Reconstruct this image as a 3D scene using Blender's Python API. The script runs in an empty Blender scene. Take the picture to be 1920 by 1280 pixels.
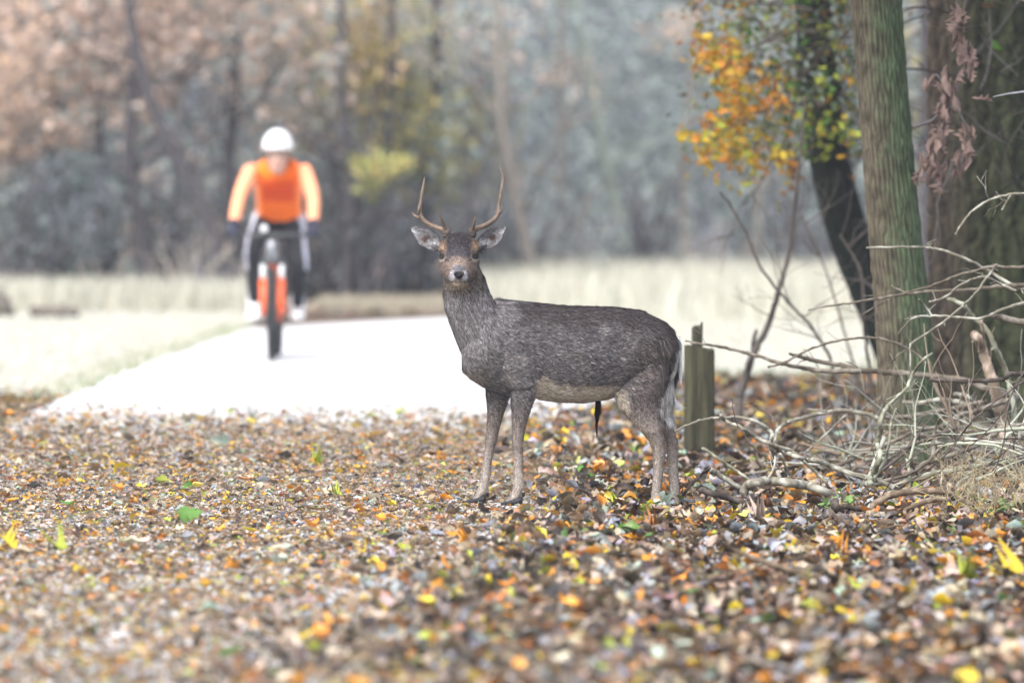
import bpy, math, random
import numpy as np
from mathutils import Vector, Matrix

# ------------------------------------------------------------------ camera, sky, sun, exposure
SC = bpy.context.scene
COL = SC.collection
R = math.radians
F = 200 / 36 * 1920            # focal length in photograph pixels
CH = 1.40                      # camera height
YH = 311.0                     # horizon row in the photograph
D0 = 23.55                     # distance of the deer
PITCH = math.atan((640 - YH) / F)
cam_d = bpy.data.cameras.new('camera')
cam = bpy.data.objects.new('camera', cam_d); COL.objects.link(cam)
cam_d.lens = 200; cam_d.sensor_width = 36; cam_d.sensor_fit = 'HORIZONTAL'
cam_d.clip_start = 0.1; cam_d.clip_end = 1000
cam_d.dof.use_dof = True; cam_d.dof.focus_distance = D0 - 0.05; cam_d.dof.aperture_fstop = 2.3
cam.location = (0, 0, CH); cam.rotation_euler = (math.pi / 2 - PITCH, 0, 0)
SC.camera = cam
SUN_EL, SUN_AZ = 55, -150       # azimuth: degrees from +Y (view) towards +X, measured to where the sun stands
w = bpy.data.worlds.new('World'); SC.world = w; w.use_nodes = True
nt = w.node_tree; nt.nodes.clear()
sky = nt.nodes.new('ShaderNodeTexSky'); sky.sky_type = 'NISHITA'; sky.sun_disc = False
sky.sun_elevation = R(SUN_EL); sky.sun_rotation = R(SUN_AZ); sky.air_density = 1.0; sky.dust_density = 4.0; sky.ozone_density = 1.0
hs = nt.nodes.new('ShaderNodeHueSaturation'); hs.inputs['Saturation'].default_value = 0.62
bg = nt.nodes.new('ShaderNodeBackground'); bg.inputs['Strength'].default_value = 0.15
wo = nt.nodes.new('ShaderNodeOutputWorld')
nt.links.new(sky.outputs[0], hs.inputs['Color']); nt.links.new(hs.outputs[0], bg.inputs['Color']); nt.links.new(bg.outputs[0], wo.inputs[0])
sd = bpy.data.lights.new('sun', 'SUN'); sd.energy = 1.3; sd.angle = R(50); sd.color = (1.0, 0.975, 0.95)
sun = bpy.data.objects.new('sun', sd); COL.objects.link(sun)
sv = Vector((math.sin(R(SUN_AZ)) * math.cos(R(SUN_EL)), math.cos(R(SUN_AZ)) * math.cos(R(SUN_EL)), math.sin(R(SUN_EL))))
sun.rotation_euler = sv.to_track_quat('Z', 'Y').to_euler(); sun.location = (0, 0, 40)
SC.view_settings.view_transform = 'Standard'; SC.view_settings.look = 'None'
SC.view_settings.exposure = 1.4; SC.view_settings.gamma = 1.0; SC.view_settings.use_curve_mapping = False
SC.render.engine = 'CYCLES'; SC.cycles.use_denoising = True
SC.cycles.max_bounces = 6; SC.cycles.diffuse_bounces = 3; SC.cycles.volume_bounces = 0; SC.cycles.transparent_max_bounces = 8
SC.cycles.caustics_reflective = False; SC.cycles.caustics_refractive = False

# ------------------------------------------------------------------ helpers
def sm(a, b, x):
    t = np.clip((np.asarray(x, float) - a) / (b - a), 0, 1)
    return t * t * (3 - 2 * t)

def P(px, py, d):
    """world point on the pixel's ray at depth Y = d"""
    u = (px - 960) / F; v = (640 - py) / F
    c, s = math.cos(PITCH), math.sin(PITCH)
    dx, dy, dz = u, c + v * s, -s + v * c
    k = d / dy
    return np.array((dx * k, d, CH + dz * k))

def zg(x, y):
    """terrain height: level path, verge on the right a little lower"""
    x = np.asarray(x, float); y = np.asarray(y, float)
    e = sm(0.15, 0.75, x) * (1 - sm(36, 41, y))
    n = np.sin(x * 2.1 + 1.3 * np.sin(y * 0.9)) * np.cos(y * 1.3 + x) * 0.5 + 0.5 * np.sin(x * 5.3 + y * 2.2)
    rise = 0.16 * sm(1.6, 4.5, x) * (1 - sm(38, 44, y))
    return -0.045 * e + 0.016 * n * e + rise

def G(px, py):
    """point on the ground under a pixel"""
    u = (px - 960) / F; v = (640 - py) / F
    c, s = math.cos(PITCH), math.sin(PITCH)
    dx, dy, dz = u, c + v * s, -s + v * c
    k = -CH / dz
    for _ in range(12):
        z = float(zg(dx * k, dy * k)); k = (z - CH) / dz
    return np.array((dx * k, dy * k, z))

def props(o, label=None, cat=None, group=None, kind=None):
    if label: o['label'] = label
    if cat: o['category'] = cat
    if group: o['group'] = group
    if kind: o['kind'] = kind
    return o

def thing(name, label, cat, loc, group=None, kind=None):
    o = bpy.data.objects.new(name, None); COL.objects.link(o)
    o.location = tuple(float(c) for c in loc); o.empty_display_size = 0.1
    return props(o, label, cat, group, kind)

def np_mesh(name, V, Fc, cols=None, smooth=True, normals=None):
    """mesh from arrays; Fc = (n,3) or (n,4) array or a list of faces"""
    me = bpy.data.meshes.new(name)
    V = np.asarray(V, np.float32)
    if isinstance(Fc, np.ndarray):
        n, k = Fc.shape
        me.vertices.add(len(V)); me.vertices.foreach_set('co', V.ravel())
        me.loops.add(n * k); me.loops.foreach_set('vertex_index', Fc.astype(np.int32).ravel())
        me.polygons.add(n); me.polygons.foreach_set('loop_start', np.arange(0, n * k, k, dtype=np.int32))
        me.update(calc_edges=True)
    else:
        me.from_pydata([tuple(map(float, v)) for v in V], [], Fc); me.update()
    if cols is not None:
        a = me.attributes.new('Col', 'FLOAT_COLOR', 'POINT')
        c = np.ones((len(V), 4), np.float32); c[:, :3] = cols
        a.data.foreach_set('color', c.ravel())
    if smooth:
        me.polygons.foreach_set('use_smooth', np.ones(len(me.polygons), bool))
    if normals is not None:
        me.normals_split_custom_set_from_vertices(normals.tolist())
    return me

def link(name, me, mat=None, parent=None, loc=None):
    o = bpy.data.objects.new(name, me); COL.objects.link(o)
    if mat is not None and len(me.materials) == 0: me.materials.append(mat)
    if parent is not None: o.parent = parent
    if loc is not None: o.location = tuple(float(c) for c in loc)
    return o

class MB:
    """collects tubes, lofts and boxes into one mesh"""
    def __init__(s): s.v = []; s.f = []; s.c = []
    def add(s, V, Fs, col=None):
        b = len(s.v); s.v += [tuple(map(float, p)) for p in V]; s.f += [tuple(i + b for i in q) for q in Fs]
        s.c += [tuple(col) if col is not None else (.5, .5, .5)] * len(V)
        return s
    def tube(s, pts, rad, n=8, col=None, rng=None, jit=0.0, flat=1.0):
        pts = [np.asarray(p, float) for p in pts]; m = len(pts)
        T = []
        for i in range(m):
            t = pts[min(i + 1, m - 1)] - pts[max(i - 1, 0)]; T.append(t / (np.linalg.norm(t) + 1e-9))
        a = np.cross(T[0], (0, 0, 1.0))
        if np.linalg.norm(a) < 1e-3: a = np.cross(T[0], (1.0, 0, 0))
        a /= np.linalg.norm(a)
        V = []
        for i in range(m):
            a = a - T[i] * a.dot(T[i]); a /= np.linalg.norm(a) + 1e-9; b = np.cross(T[i], a)
            for k in range(n):
                th = 2 * math.pi * k / n
                r = rad[i] * (1 + (rng.uniform(-jit, jit) if rng else 0))
                V.append(pts[i] + r * (math.cos(th) * a + flat * math.sin(th) * b))
        Fs = [(i * n + k, i * n + (k + 1) % n, (i + 1) * n + (k + 1) % n, (i + 1) * n + k) for i in range(m - 1) for k in range(n)]
        V.append(pts[0]); V.append(pts[-1]); c0 = m * n
        Fs += [(c0, (k + 1) % n, k) for k in range(n)] + [(c0 + 1, (m - 1) * n + k, (m - 1) * n + (k + 1) % n) for k in range(n)]
        return s.add(V, Fs, col)
    def loft(s, st, n=24, col=None):
        """st: list of (centre, half vector a, half vector b)"""
        V = []
        for c, a, b in st:
            for k in range(n):
                th = 2 * math.pi * k / n
                V.append(np.asarray(c, float) + math.cos(th) * np.asarray(a, float) + math.sin(th) * np.asarray(b, float))
        m = len(st)
        Fs = [(i * n + k, i * n + (k + 1) % n, (i + 1) * n + (k + 1) % n, (i + 1) * n + k) for i in range(m - 1) for k in range(n)]
        V.append(st[0][0]); V.append(st[-1][0]); c0 = m * n
        Fs += [(c0, (k + 1) % n, k) for k in range(n)] + [(c0 + 1, (m - 1) * n + k, (m - 1) * n + (k + 1) % n) for k in range(n)]
        return s.add(V, Fs, col)
    def ball(s, c, r, n=12, col=None):
        r = np.asarray(r, float) * np.ones(3); st = []
        for i in range(n + 1):
            ph = math.pi * i / n; q = max(math.sin(ph), 0.01)
            st.append((np.asarray(c) + (0, 0, -math.cos(ph) * r[2]), (q * r[0], 0, 0), (0, q * r[1], 0)))
        return s.loft(st, n * 2, col)
    def box(s, c, h, col=None, rot=0.0):
        x, y, z = h; cs, sn = math.cos(rot), math.sin(rot)
        V = []
        for sx, sy, sz in [(-1, -1, -1), (1, -1, -1), (1, 1, -1), (-1, 1, -1), (-1, -1, 1), (1, -1, 1), (1, 1, 1), (-1, 1, 1)]:
            X, Y = sx * x, sy * y
            V.append((c[0] + X * cs - Y * sn, c[1] + X * sn + Y * cs, c[2] + sz * z))
        return s.add(V, [(0, 3, 2, 1), (4, 5, 6, 7), (0, 1, 5, 4), (1, 2, 6, 5), (2, 3, 7, 6), (3, 0, 4, 7)], col)
    def mesh(s, name, smooth=True, colors=False):
        return np_mesh(name, s.v, s.f, np.array(s.c) if colors else None, smooth)
    def build(s, name, mat, parent=None, loc=None, smooth=True, colors=False):
        return link(name, s.mesh(name, smooth, colors), mat, parent, loc)

def remeshed(mb, voxel, smooth_it=4, fac=0.5):
    """one continuous surface from overlapping lofts -> (V, N, quads)"""
    me = mb.mesh('t'); o = bpy.data.objects.new('t', me); COL.objects.link(o)
    m = o.modifiers.new('r', 'REMESH'); m.mode = 'VOXEL'; m.voxel_size = voxel
    if smooth_it:
        s = o.modifiers.new('s', 'SMOOTH'); s.iterations = smooth_it; s.factor = fac
    dg = bpy.context.evaluated_depsgraph_get(); ev = o.evaluated_get(dg); em = ev.to_mesh()
    V = np.zeros(len(em.vertices) * 3, np.float32); em.vertices.foreach_get('co', V)
    N = np.zeros(len(em.vertices) * 3, np.float32); em.vertices.foreach_get('normal', N)
    q = [tuple(p.vertices) for p in em.polygons]
    ev.to_mesh_clear(); bpy.data.objects.remove(o); bpy.data.meshes.remove(me)
    return V.reshape(-1, 3), N.reshape(-1, 3), np.array([x for x in q if len(x) == 4], np.int32)

class Noise:
    def __init__(s, seed, freq, n=10):
        r = np.random.default_rng(seed)
        k = r.normal(size=(n, 3)); k /= np.linalg.norm(k, axis=1)[:, None]
        s.k = k * freq * r.uniform(0.5, 1.6, (n, 1)) * 2 * math.pi; s.p = r.uniform(0, 6.28, n)
    def __call__(s, X):
        return np.sin(np.asarray(X) @ s.k.T + s.p).mean(axis=1) * 2.2

# ------------------------------------------------------------------ materials
MATS = {}
def mat_nodes(name):
    m = bpy.data.materials.new(name); m.use_nodes = True
    t = m.node_tree; b = t.nodes['Principled BSDF']
    MATS[name] = m
    return m, t, b

def mat_attr(name, rough=0.6, spec=0.4, transl=0.0, noise=0.0, nscale=40, sheen=0.0):
    m, t, b = mat_nodes(name)
    a = t.nodes.new('ShaderNodeAttribute'); a.attribute_name = 'Col'
    src = a.outputs['Color']
    if noise:
        tc = t.nodes.new('ShaderNodeTexCoord')
        n = t.nodes.new('ShaderNodeTexNoise'); n.inputs['Scale'].default_value = nscale; n.inputs['Detail'].default_value = 4
        mr = t.nodes.new('ShaderNodeMapRange'); mr.inputs[3].default_value = 1 - noise; mr.inputs[4].default_value = 1 + noise
        mx = t.nodes.new('ShaderNodeVectorMath'); mx.operation = 'SCALE'
        t.links.new(tc.outputs['Object'], n.inputs['Vector']); t.links.new(n.outputs['Fac'], mr.inputs[0])
        t.links.new(src, mx.inputs[0]); t.links.new(mr.outputs[0], mx.inputs['Scale']); src = mx.outputs[0]
    t.links.new(src, b.inputs['Base Color'])
    b.inputs['Roughness'].default_value = rough; b.inputs['Specular IOR Level'].default_value = spec
    if sheen: b.inputs['Sheen Weight'].default_value = sheen
    if transl:
        tr = t.nodes.new('ShaderNodeBsdfTranslucent'); t.links.new(src, tr.inputs['Color'])
        mx = t.nodes.new('ShaderNodeMixShader'); mx.inputs[0].default_value = transl
        t.links.new(b.outputs[0], mx.inputs[1]); t.links.new(tr.outputs[0], mx.inputs[2])
        t.links.new(mx.outputs[0], t.nodes['Material Output'].inputs[0])
    return m

def mat_noise(name, c1, c2, scale=8, rough=0.8, spec=0.3, bump=0.0, bscale=None, stretch=(1, 1, 1), c3=None, metallic=0.0, transl=0.0, lo=0.35, hi=0.65):
    m, t, b = mat_nodes(name)
    tc = t.nodes.new('ShaderNodeTexCoord'); mp = t.nodes.new('ShaderNodeMapping'); mp.inputs['Scale'].default_value = stretch
    n = t.nodes.new('ShaderNodeTexNoise'); n.inputs['Scale'].default_value = scale; n.inputs['Detail'].default_value = 6; n.inputs['Roughness'].default_value = 0.65
    cr = t.nodes.new('ShaderNodeValToRGB'); e = cr.color_ramp.elements
    e[0].position = lo; e[0].color = (*c1, 1); e[1].position = hi; e[1].color = (*c2, 1)
    if c3:
        q = cr.color_ramp.elements.new((lo + hi) / 2); q.color = (*c3, 1)
    t.links.new(tc.outputs['Object'], mp.inputs[0]); t.links.new(mp.outputs[0], n.inputs['Vector']); t.links.new(n.outputs['Fac'], cr.inputs[0])
    t.links.new(cr.outputs[0], b.inputs['Base Color'])
    b.inputs['Roughness'].default_value = rough; b.inputs['Specular IOR Level'].default_value = spec; b.inputs['Metallic'].default_value = metallic
    if bump:
        n2 = t.nodes.new('ShaderNodeTexNoise'); n2.inputs['Scale'].default_value = bscale or scale * 3; n2.inputs['Detail'].default_value = 6
        bp = t.nodes.new('ShaderNodeBump'); bp.inputs['Strength'].default_value = bump; bp.inputs['Distance'].default_value = 0.02
        t.links.new(mp.outputs[0], n2.inputs['Vector']); t.links.new(n2.outputs['Fac'], bp.inputs['Height']); t.links.new(bp.outputs[0], b.inputs['Normal'])
    if transl:
        tr = t.nodes.new('ShaderNodeBsdfTranslucent'); t.links.new(cr.outputs[0], tr.inputs['Color'])
        mx = t.nodes.new('ShaderNodeMixShader'); mx.inputs[0].default_value = transl
        t.links.new(b.outputs[0], mx.inputs[1]); t.links.new(tr.outputs[0], mx.inputs[2])
        t.links.new(mx.outputs[0], t.nodes['Material Output'].inputs[0])
    return m

M_SOIL = mat_noise('leafy_soil', (0.045, 0.03, 0.022), (0.17, 0.115, 0.08), 9, 0.85, 0.3, 0.6, 30, c3=(0.10, 0.066, 0.045))
M_PATH = mat_noise('pale_path', (0.50, 0.50, 0.50), (0.60, 0.60, 0.59), 3, 0.75, 0.3, 0.15, 60)
M_MEADOW = mat_noise('straw_ground', (0.37, 0.365, 0.325), (0.45, 0.445, 0.40), 1.6, 0.9, 0.1, 0.3, 20)
M_LITTER = mat_attr('litter_leaf', 0.36, 0.5, 0.10, 0.55, 75)
M_GRASS = mat_attr('grass_blade', 0.7, 0.2, 0.25)
M_FOL = mat_attr('foliage', 0.6, 0.25, 0.35)
M_BARK_BG = mat_attr('far_bark', 0.9, 0.15, 0, 0.25, 12)
M_BARK = mat_attr('ridged_bark', 0.85, 0.2, 0, 0.3, 45)
M_TWIG = mat_attr('twig_bark', 0.8, 0.25, 0, 0.35, 90)
M_FUR = mat_attr('deer_fur', 0.8, 0.06, 0.0)
M_SKIN = mat_attr('deer_coat', 0.75, 0.15, 0, 0.15, 90)

# ------------------------------------------------------------------ ground, path, meadow
def grid_lines(lo, hi, flo, fhi, fine, coarse):
    a = list(np.arange(lo, flo, coarse)) + list(np.arange(flo, fhi, fine)) + list(np.arange(fhi, hi + coarse, coarse))
    return np.array(a)
gx = grid_lines(-90, 90, -6, 8, 0.14, 4.0); gy = grid_lines(-16, 170, 12, 46, 0.2, 4.0)
XX, YY = np.meshgrid(gx, gy); ZZ = zg(XX, YY) - 0.002
nx, ny = len(gx), len(gy)
idx = np.arange(nx * ny).reshape(ny, nx)
quads = np.stack([idx[:-1, :-1], idx[:-1, 1:], idx[1:, 1:], idx[1:, :-1]], -1).reshape(-1, 4)
g = link('ground', np_mesh('ground', np.stack([XX, YY, ZZ], -1).reshape(-1, 3), quads), M_SOIL)
props(g, 'brown leaf-strewn forest soil', None, kind='structure')

def left_edge(y): return -2.78 + 0.10 * sm(30, 38, y) + 0.42 * sm(36, 52, y)
def right_edge(y): return 0.35 + 0.60 * sm(24, 42, y) + 0.05 * sm(42, 52, y)
def strip(name, ys, xl, xr, z, mat, n=10):
    V = []
    for y in ys:
        a, b = xl(y), xr(y)
        for k in range(n + 1): V.append((a + (b - a) * k / n, y, float(zg(a + (b - a) * k / n, y)) + z))
    Fq = [(i * (n + 1) + k, i * (n + 1) + k + 1, (i + 1) * (n + 1) + k + 1, (i + 1) * (n + 1) + k) for i in range(len(ys) - 1) for k in range(n)]
    return link(name, np_mesh(name, V, Fq), mat)
rngs = random.Random(5)
ph = [rngs.uniform(0, 6) for _ in range(6)]
wob = lambda y, s=1.0: s * (0.05 * math.sin(y * 1.7 + ph[0]) + 0.03 * math.sin(y * 4.1 + ph[1]))
o = strip('path', list(np.arange(2, 49, 0.5)), lambda y: float(left_edge(y)) + wob(y), lambda y: float(right_edge(y)) + wob(y + 9), 0.005, M_PATH)
props(o, 'pale gravel path leading to the wood', kind='structure')
o = strip('path_bend', list(np.arange(48.5, 53.2, 0.4)), lambda y: float(left_edge(y)) + 0.35 * (y - 48.5) ** 1.2, lambda y: 1.0, 0.009, M_PATH, 20)
props(o, 'pale gravel path bending away before the wood', kind='structure')
o = strip('meadow_left', list(np.arange(34.6, 60, 0.6)), lambda y: -40, lambda y: float(left_edge(y)) + wob(y) - 0.02, 0.003, M_MEADOW, 30)
props(o, 'pale dry meadow left of the path', kind='structure')
o = strip('meadow_right', list(np.arange(37.8, 75, 0.6)), lambda y: float(right_edge(y)) + wob(y + 9) + 0.02 if y < 48 else (1.02 if y < 53.2 else -.45), lambda y: 45, 0.003, M_MEADOW, 30)
props(o, 'pale dry meadow right of the path', kind='structure')

# ------------------------------------------------------------------ grass (cannot be counted)
def blades(name, label, n, seed, xf, yf, h, wd, cols, lean=0.35, parent=None):
    r = np.random.default_rng(seed)
    y = yf(r.random(n)); x = xf(r.random(n), y)
    z = zg(x, y); hh = h * r.uniform(0.45, 1.15, n); ww = wd * r.uniform(0.6, 1.3, n)
    an = r.uniform(0, 6.28, n); dx, dy = np.cos(an), np.sin(an)
    la = r.uniform(0, 6.28, n); ll = hh * lean * r.uniform(0.2, 1.4, n)
    b = np.stack([x, y, z], 1); s = np.stack([dx * ww, dy * ww, 0 * ww], 1)
    m = b + np.stack([np.cos(la) * ll * 0.35, np.sin(la) * ll * 0.35, hh * 0.6], 1)
    t = b + np.stack([np.cos(la) * ll, np.sin(la) * ll, hh], 1)
    V = np.stack([b - s, b + s, m + s * 0.7, m - s * 0.7, t], 1).reshape(-1, 3)
    i = np.arange(n)[:, None] * 5
    Ft = np.concatenate([i + [0, 1, 2], i + [0, 2, 3], i + [3, 2, 4]], 0)
    c = np.array(cols)[r.integers(0, len(cols), n)] * r.uniform(0.75, 1.2, (n, 1))
    o = link(name, np_mesh(name, V, Ft, np.repeat(c, 5, 0), False), M_GRASS, parent)
    return props(o, label, 'grass', kind='stuff')
STRAW = [(0.56, 0.54, 0.45), (0.62, 0.60, 0.51), (0.50, 0.48, 0.40), (0.54, 0.545, 0.46)]
blades('dry_grass', 'short pale dry grass covering the meadow left of the path', 26000, 1, lambda u, y: left_edge(y) - 0.05 - 9 * u ** 1.3, lambda u: 34.9 + 19 * u, 0.045, 0.006, STRAW)
blades('dry_grass', 'tall straw-coloured grass fringing the wood left of the path', 12000, 2, lambda u, y: -2.35 - 0.45 * (y - 54) * 0 - 9 * u, lambda u: 54.3 + 3.4 * u, 0.32, 0.009, STRAW)
blades('dry_grass', 'pale dry grass covering the meadow behind the deer', 26000, 3, lambda u, y: np.where(y < 48.3, right_edge(y) + 0.05, 1.08) + 9 * u ** 1.2, lambda u: 38.2 + 16 * u, 0.05, 0.006, STRAW)
blades('dry_grass', 'tall hazy straw-coloured grass before the misty wood', 26000, 4, lambda u, y: np.where(y < 53.3, 1.15, -.4) + 12 * u, lambda u: 50 + 16 * u ** .7, 0.38, 0.010, STRAW)
GREENS = [(0.34, 0.40, 0.24), (0.42, 0.44, 0.30), (0.48, 0.47, 0.34), (0.26, 0.32, 0.17)]
blades('verge_grass', 'short green grass along the path edge beside the dry meadow', 1500, 6, lambda u, y: left_edge(y) - 0.25 + 0.32 * u, lambda u: 33.5 + 16 * u, 0.05, 0.005, GREENS)
blades('verge_grass', 'green grass tufts where the leaf litter meets the right meadow', 1500, 7, lambda u, y: 0.9 + 4.2 * u, lambda u: 37.2 + 1.0 * u, 0.12, 0.005, GREENS)
blades('verge_grass', 'thin brownish grass on the leafy bank before the wood', 5000, 8, lambda u, y: -1.9 + 1.5 * u, lambda u: 53.2 + 3.5 * u, 0.14, 0.008, [(0.40, 0.33, 0.26), (0.44, 0.38, 0.30), (0.38, 0.38, 0.28)])

# ------------------------------------------------------------------ leaves
def leaf_shape(ts, ws, curl=(0, 0, 0), off=0.0):
    """strip leaf with a midrib; length 1 along x; curl = (across, along, twist)"""
    V = []; Fs = []
    def q(x, y):
        z = curl[0] * y * y * 4 + curl[1] * (x - 0.5) ** 2 * 2 + curl[2] * (x - 0.5) * y * 2
        return (x - 0.5, y + off * (x - .5) ** 2, z)
    n = len(ts)
    V.append(q(ts[0], 0))
    for i in range(1, n - 1): V += [q(ts[i], ws[i]), q(ts[i], 0), q(ts[i], -ws[i])]
    V.append(q(ts[-1], 0)); L = len(V) - 1
    Fs += [(0, 2, 1), (0, 3, 2)]
    for i in range(n - 3):
        a = 1 + 3 * i; b = a + 3
        Fs += [(a, a + 1, b + 1), (a, b + 1, b), (a + 1, a + 2, b + 2), (a + 1, b + 2, b + 1)]
    a = 1 + 3 * (n - 3)
    Fs += [(a, a + 1, L), (a + 1, a + 2, L)]
    return np.array(V), np.array(Fs)
OVAL = ([0, .2, .5, .8, 1], [0, .2, .28, .17, 0])
NARROW = ([0, .2, .5, .8, 1], [0, .10, .14, .09, 0])
OAK = ([0, .16, .26, .40, .50, .66, .76, .90, 1], [0, .13, .07, .23, .12, .30, .17, .19, 0])
OAKS = ([0, .22, .36, .56, .68, .86, 1], [0, .17, .09, .29, .17, .22, 0])
MAPLE = ([0, .06, .22, .34, .46, .58, .70, .80, 1], [0, .20, .50, .17, .46, .14, .24, .10, 0])

PAL = {'tan': (0.30, 0.215, 0.125), 'pale': (0.44, 0.365, 0.265), 'brown': (0.17, 0.11, 0.058), 'dark': (0.055, 0.040, 0.032), 'umber': (0.105, 0.075, 0.052),
       'orange': (0.58, 0.235, 0.018), 'rust': (0.34, 0.13, 0.028), 'yellow': (0.58, 0.42, 0.025), 'lime': (0.33, 0.38, 0.04),
       'green': (0.09, 0.21, 0.03), 'sage': (0.34, 0.41, 0.34), 'grey': (0.27, 0.275, 0.30), 'pink': (0.42, 0.315, 0.255), 'gold': (0.50, 0.28, 0.02)}  # grey: sky sheen on wet leaves, put into the leaf colour
RL = np.random.default_rng(11)
TPL = [leaf_shape(*OVAL, c) for c in [(0.5, 0.3, .3), (-0.6, 0.2, -.4), (0.9, -0.25, .5), (0.2, 0.1, 0), (1.4, .5, .2)]] + \
      [leaf_shape(*OAKS, c) for c in [(0.4, 0.35, .4), (-0.4, -0.3, .3), (0.9, 0.3, -.5), (.15, .1, .1)]] + [leaf_shape(*NARROW, (1.5, .3, .4))]

def rot_mats(yaw, pitch, roll):
    cz, sz, cy, sy, cx, sx = np.cos(yaw), np.sin(yaw), np.cos(pitch), np.sin(pitch), np.cos(roll), np.sin(roll)
    Rm = np.empty((len(yaw), 3, 3))
    Rm[:, 0, 0] = cz * cy; Rm[:, 0, 1] = cz * sy * sx - sz * cx; Rm[:, 0, 2] = cz * sy * cx + sz * sx
    Rm[:, 1, 0] = sz * cy; Rm[:, 1, 1] = sz * sy * sx + cz * cx; Rm[:, 1, 2] = sz * sy * cx - cz * sx
    Rm[:, 2, 0] = -sy; Rm[:, 2, 1] = cy * sx; Rm[:, 2, 2] = cy * cx
    return Rm

TPL_FAR = [leaf_shape([0, .5, 1], [0, w_, 0], (c_, 0, 0)) for w_, c_ in ((.3, .6), (.4, -.5), (.25, .9))]
def litter(name, label, pos, size, yaw, pitch, roll, col, mat, parent=None, tpl=None):
    tpl = tpl or TPL
    Vs, Fs, Cs = [], [], []; base = 0
    k = RL.integers(0, len(tpl), len(pos)); Rm = rot_mats(yaw, pitch, roll)
    for t, (tv, tf) in enumerate(tpl):
        ii = np.where(k == t)[0]
        if not len(ii): continue
        v = np.einsum('nij,mj->nmi', Rm[ii], tv) * size[ii][:, None, None] + pos[ii][:, None, :]
        Vs.append(v.reshape(-1, 3)); m = len(tv)
        Fs.append((tf[None] + base + (np.arange(len(ii)) * m)[:, None, None]).reshape(-1, 3)); base += len(ii) * m
        c = np.repeat(col[ii], m, 0)
        Cs.append(c)
    o = link(name, np_mesh(name, np.concatenate(Vs), np.concatenate(Fs), np.concatenate(Cs), True), mat, parent)
    return props(o, label, 'leaves' if parent is None else None, kind='stuff')

def pick(names, wts, n):
    a = np.array([PAL[k] for k in names]); p = np.array(wts, float); p /= p.sum()
    return a[RL.choice(len(a), n, p=p)] * 0.88 * RL.uniform(0.5, 1.35, (n, 1)) * (1 + RL.normal(0, 0.06, (n, 3)))

NL = 112000
yy = np.sqrt(RL.uniform(13.5 ** 2, 37.9 ** 2, NL)); xx = RL.uniform(-1.35, 1.35, NL) * yy * 0.09 + 0.0
ok = np.ones(NL, bool)
edge = np.where(xx < -2.7, 34.6, np.where(xx < right_edge(yy) + 0.1, 33.1, 37.8)) + RL.normal(0, 0.45, NL)
ok &= yy < edge
ok &= (RL.random(NL) > .90 * sm(27.5, 33.2, yy)) | (xx > right_edge(yy) - .15) | (xx < -2.7)
xx, yy = xx[ok], yy[ok]
def trodden(x, y):
    t = np.zeros(len(x), bool)
    for hx, hd in ((962, .175), (893, .02)):
        hp = P(hx, 948, D0 - hd); t |= (np.abs(x - hp[0] + .015) < .10) & (y > hp[1] - .8) & (y < hp[1] + .05)
    return t
verge = sm(0.0, 0.55, xx + RL.normal(0, 0.16, len(xx)) + 0.10 * (23.5 - yy) * (yy < 23.5))
isv = RL.random(len(xx)) < verge
for flag, nm, lab in ((False, 'leaf_litter', 'trodden brown and tan leaf litter covering the path around the deer'), (True, 'leaf_litter', 'curled dark leaf litter covering the verge under the branches')):
    s = isv == flag; n = int(s.sum())
    x, y = xx[s], yy[s]
    if flag:
        size = RL.uniform(0.038, 0.09, n); pi = RL.normal(0, 0.42, n); ro = RL.normal(0, 0.55, n); dz = RL.uniform(0.0, 0.055, n)
        col = pick(['tan', 'pale', 'brown', 'dark', 'umber', 'orange', 'rust', 'yellow', 'lime', 'green', 'sage', 'grey', 'pink'], [10, 10, 15, 14, 15, 7, 5.5, 3.5, 1.5, .5, 3.5, 12, 8], n)
    else:
        size = RL.uniform(0.018, 0.050, n) * np.where(RL.random(n) < .10, 1.7, 1.0); pi = RL.normal(0, 0.15, n); ro = RL.normal(0, 0.22, n); dz = RL.uniform(0.003, 0.016, n)
        col = pick(['tan', 'pale', 'brown', 'dark', 'umber', 'orange', 'rust', 'yellow', 'lime', 'green', 'sage', 'grey', 'pink', 'gold'], [22, 17, 18, 5, 9, 7, 6, 4.5, 2.5, .6, 3.5, 8, 10, 8], n)
    td = trodden(x, y)           # the front hooves have pressed the leaves down
    pi = np.where(td, pi * .15, pi); ro = np.where(td, ro * .15, ro); dz = np.where(td, .003, dz); size = np.where(td, np.minimum(size, .03), size)
    litter(nm, lab, np.stack([x, y, zg(x, y) + dz + 0.004], 1), size, RL.uniform(0, 6.28, n), pi, ro, col, M_LITTER)
# crumbled fragments between the leaves
n = 110000; y = np.sqrt(RL.uniform(14 ** 2, 33 ** 2, n)); x = RL.uniform(-1.3, 1.3, n) * y * 0.09
ok = np.ones(n, bool)
ok &= (RL.random(n) > .9 * sm(26.5, 32.5, y)) | (x > right_edge(y) - .1)
x, y = x[ok], y[ok]; n = len(x)
litter('leaf_litter', 'crumbled leaf fragments scattered between the larger leaves', np.stack([x, y, zg(x, y) + np.where(trodden(x, y), .006, RL.uniform(.006, .026, n))], 1), RL.uniform(.010, .030, n), RL.uniform(0, 6.28, n), RL.normal(0, .4, n) * ~trodden(x, y), RL.normal(0, .4, n) * ~trodden(x, y),
       pick(['tan', 'pale', 'brown', 'dark', 'umber', 'orange', 'rust', 'yellow', 'grey', 'pink'], [22, 18, 18, 8, 10, 6, 6, 4, 8, 10], n), M_LITTER, None, TPL_FAR)
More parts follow.
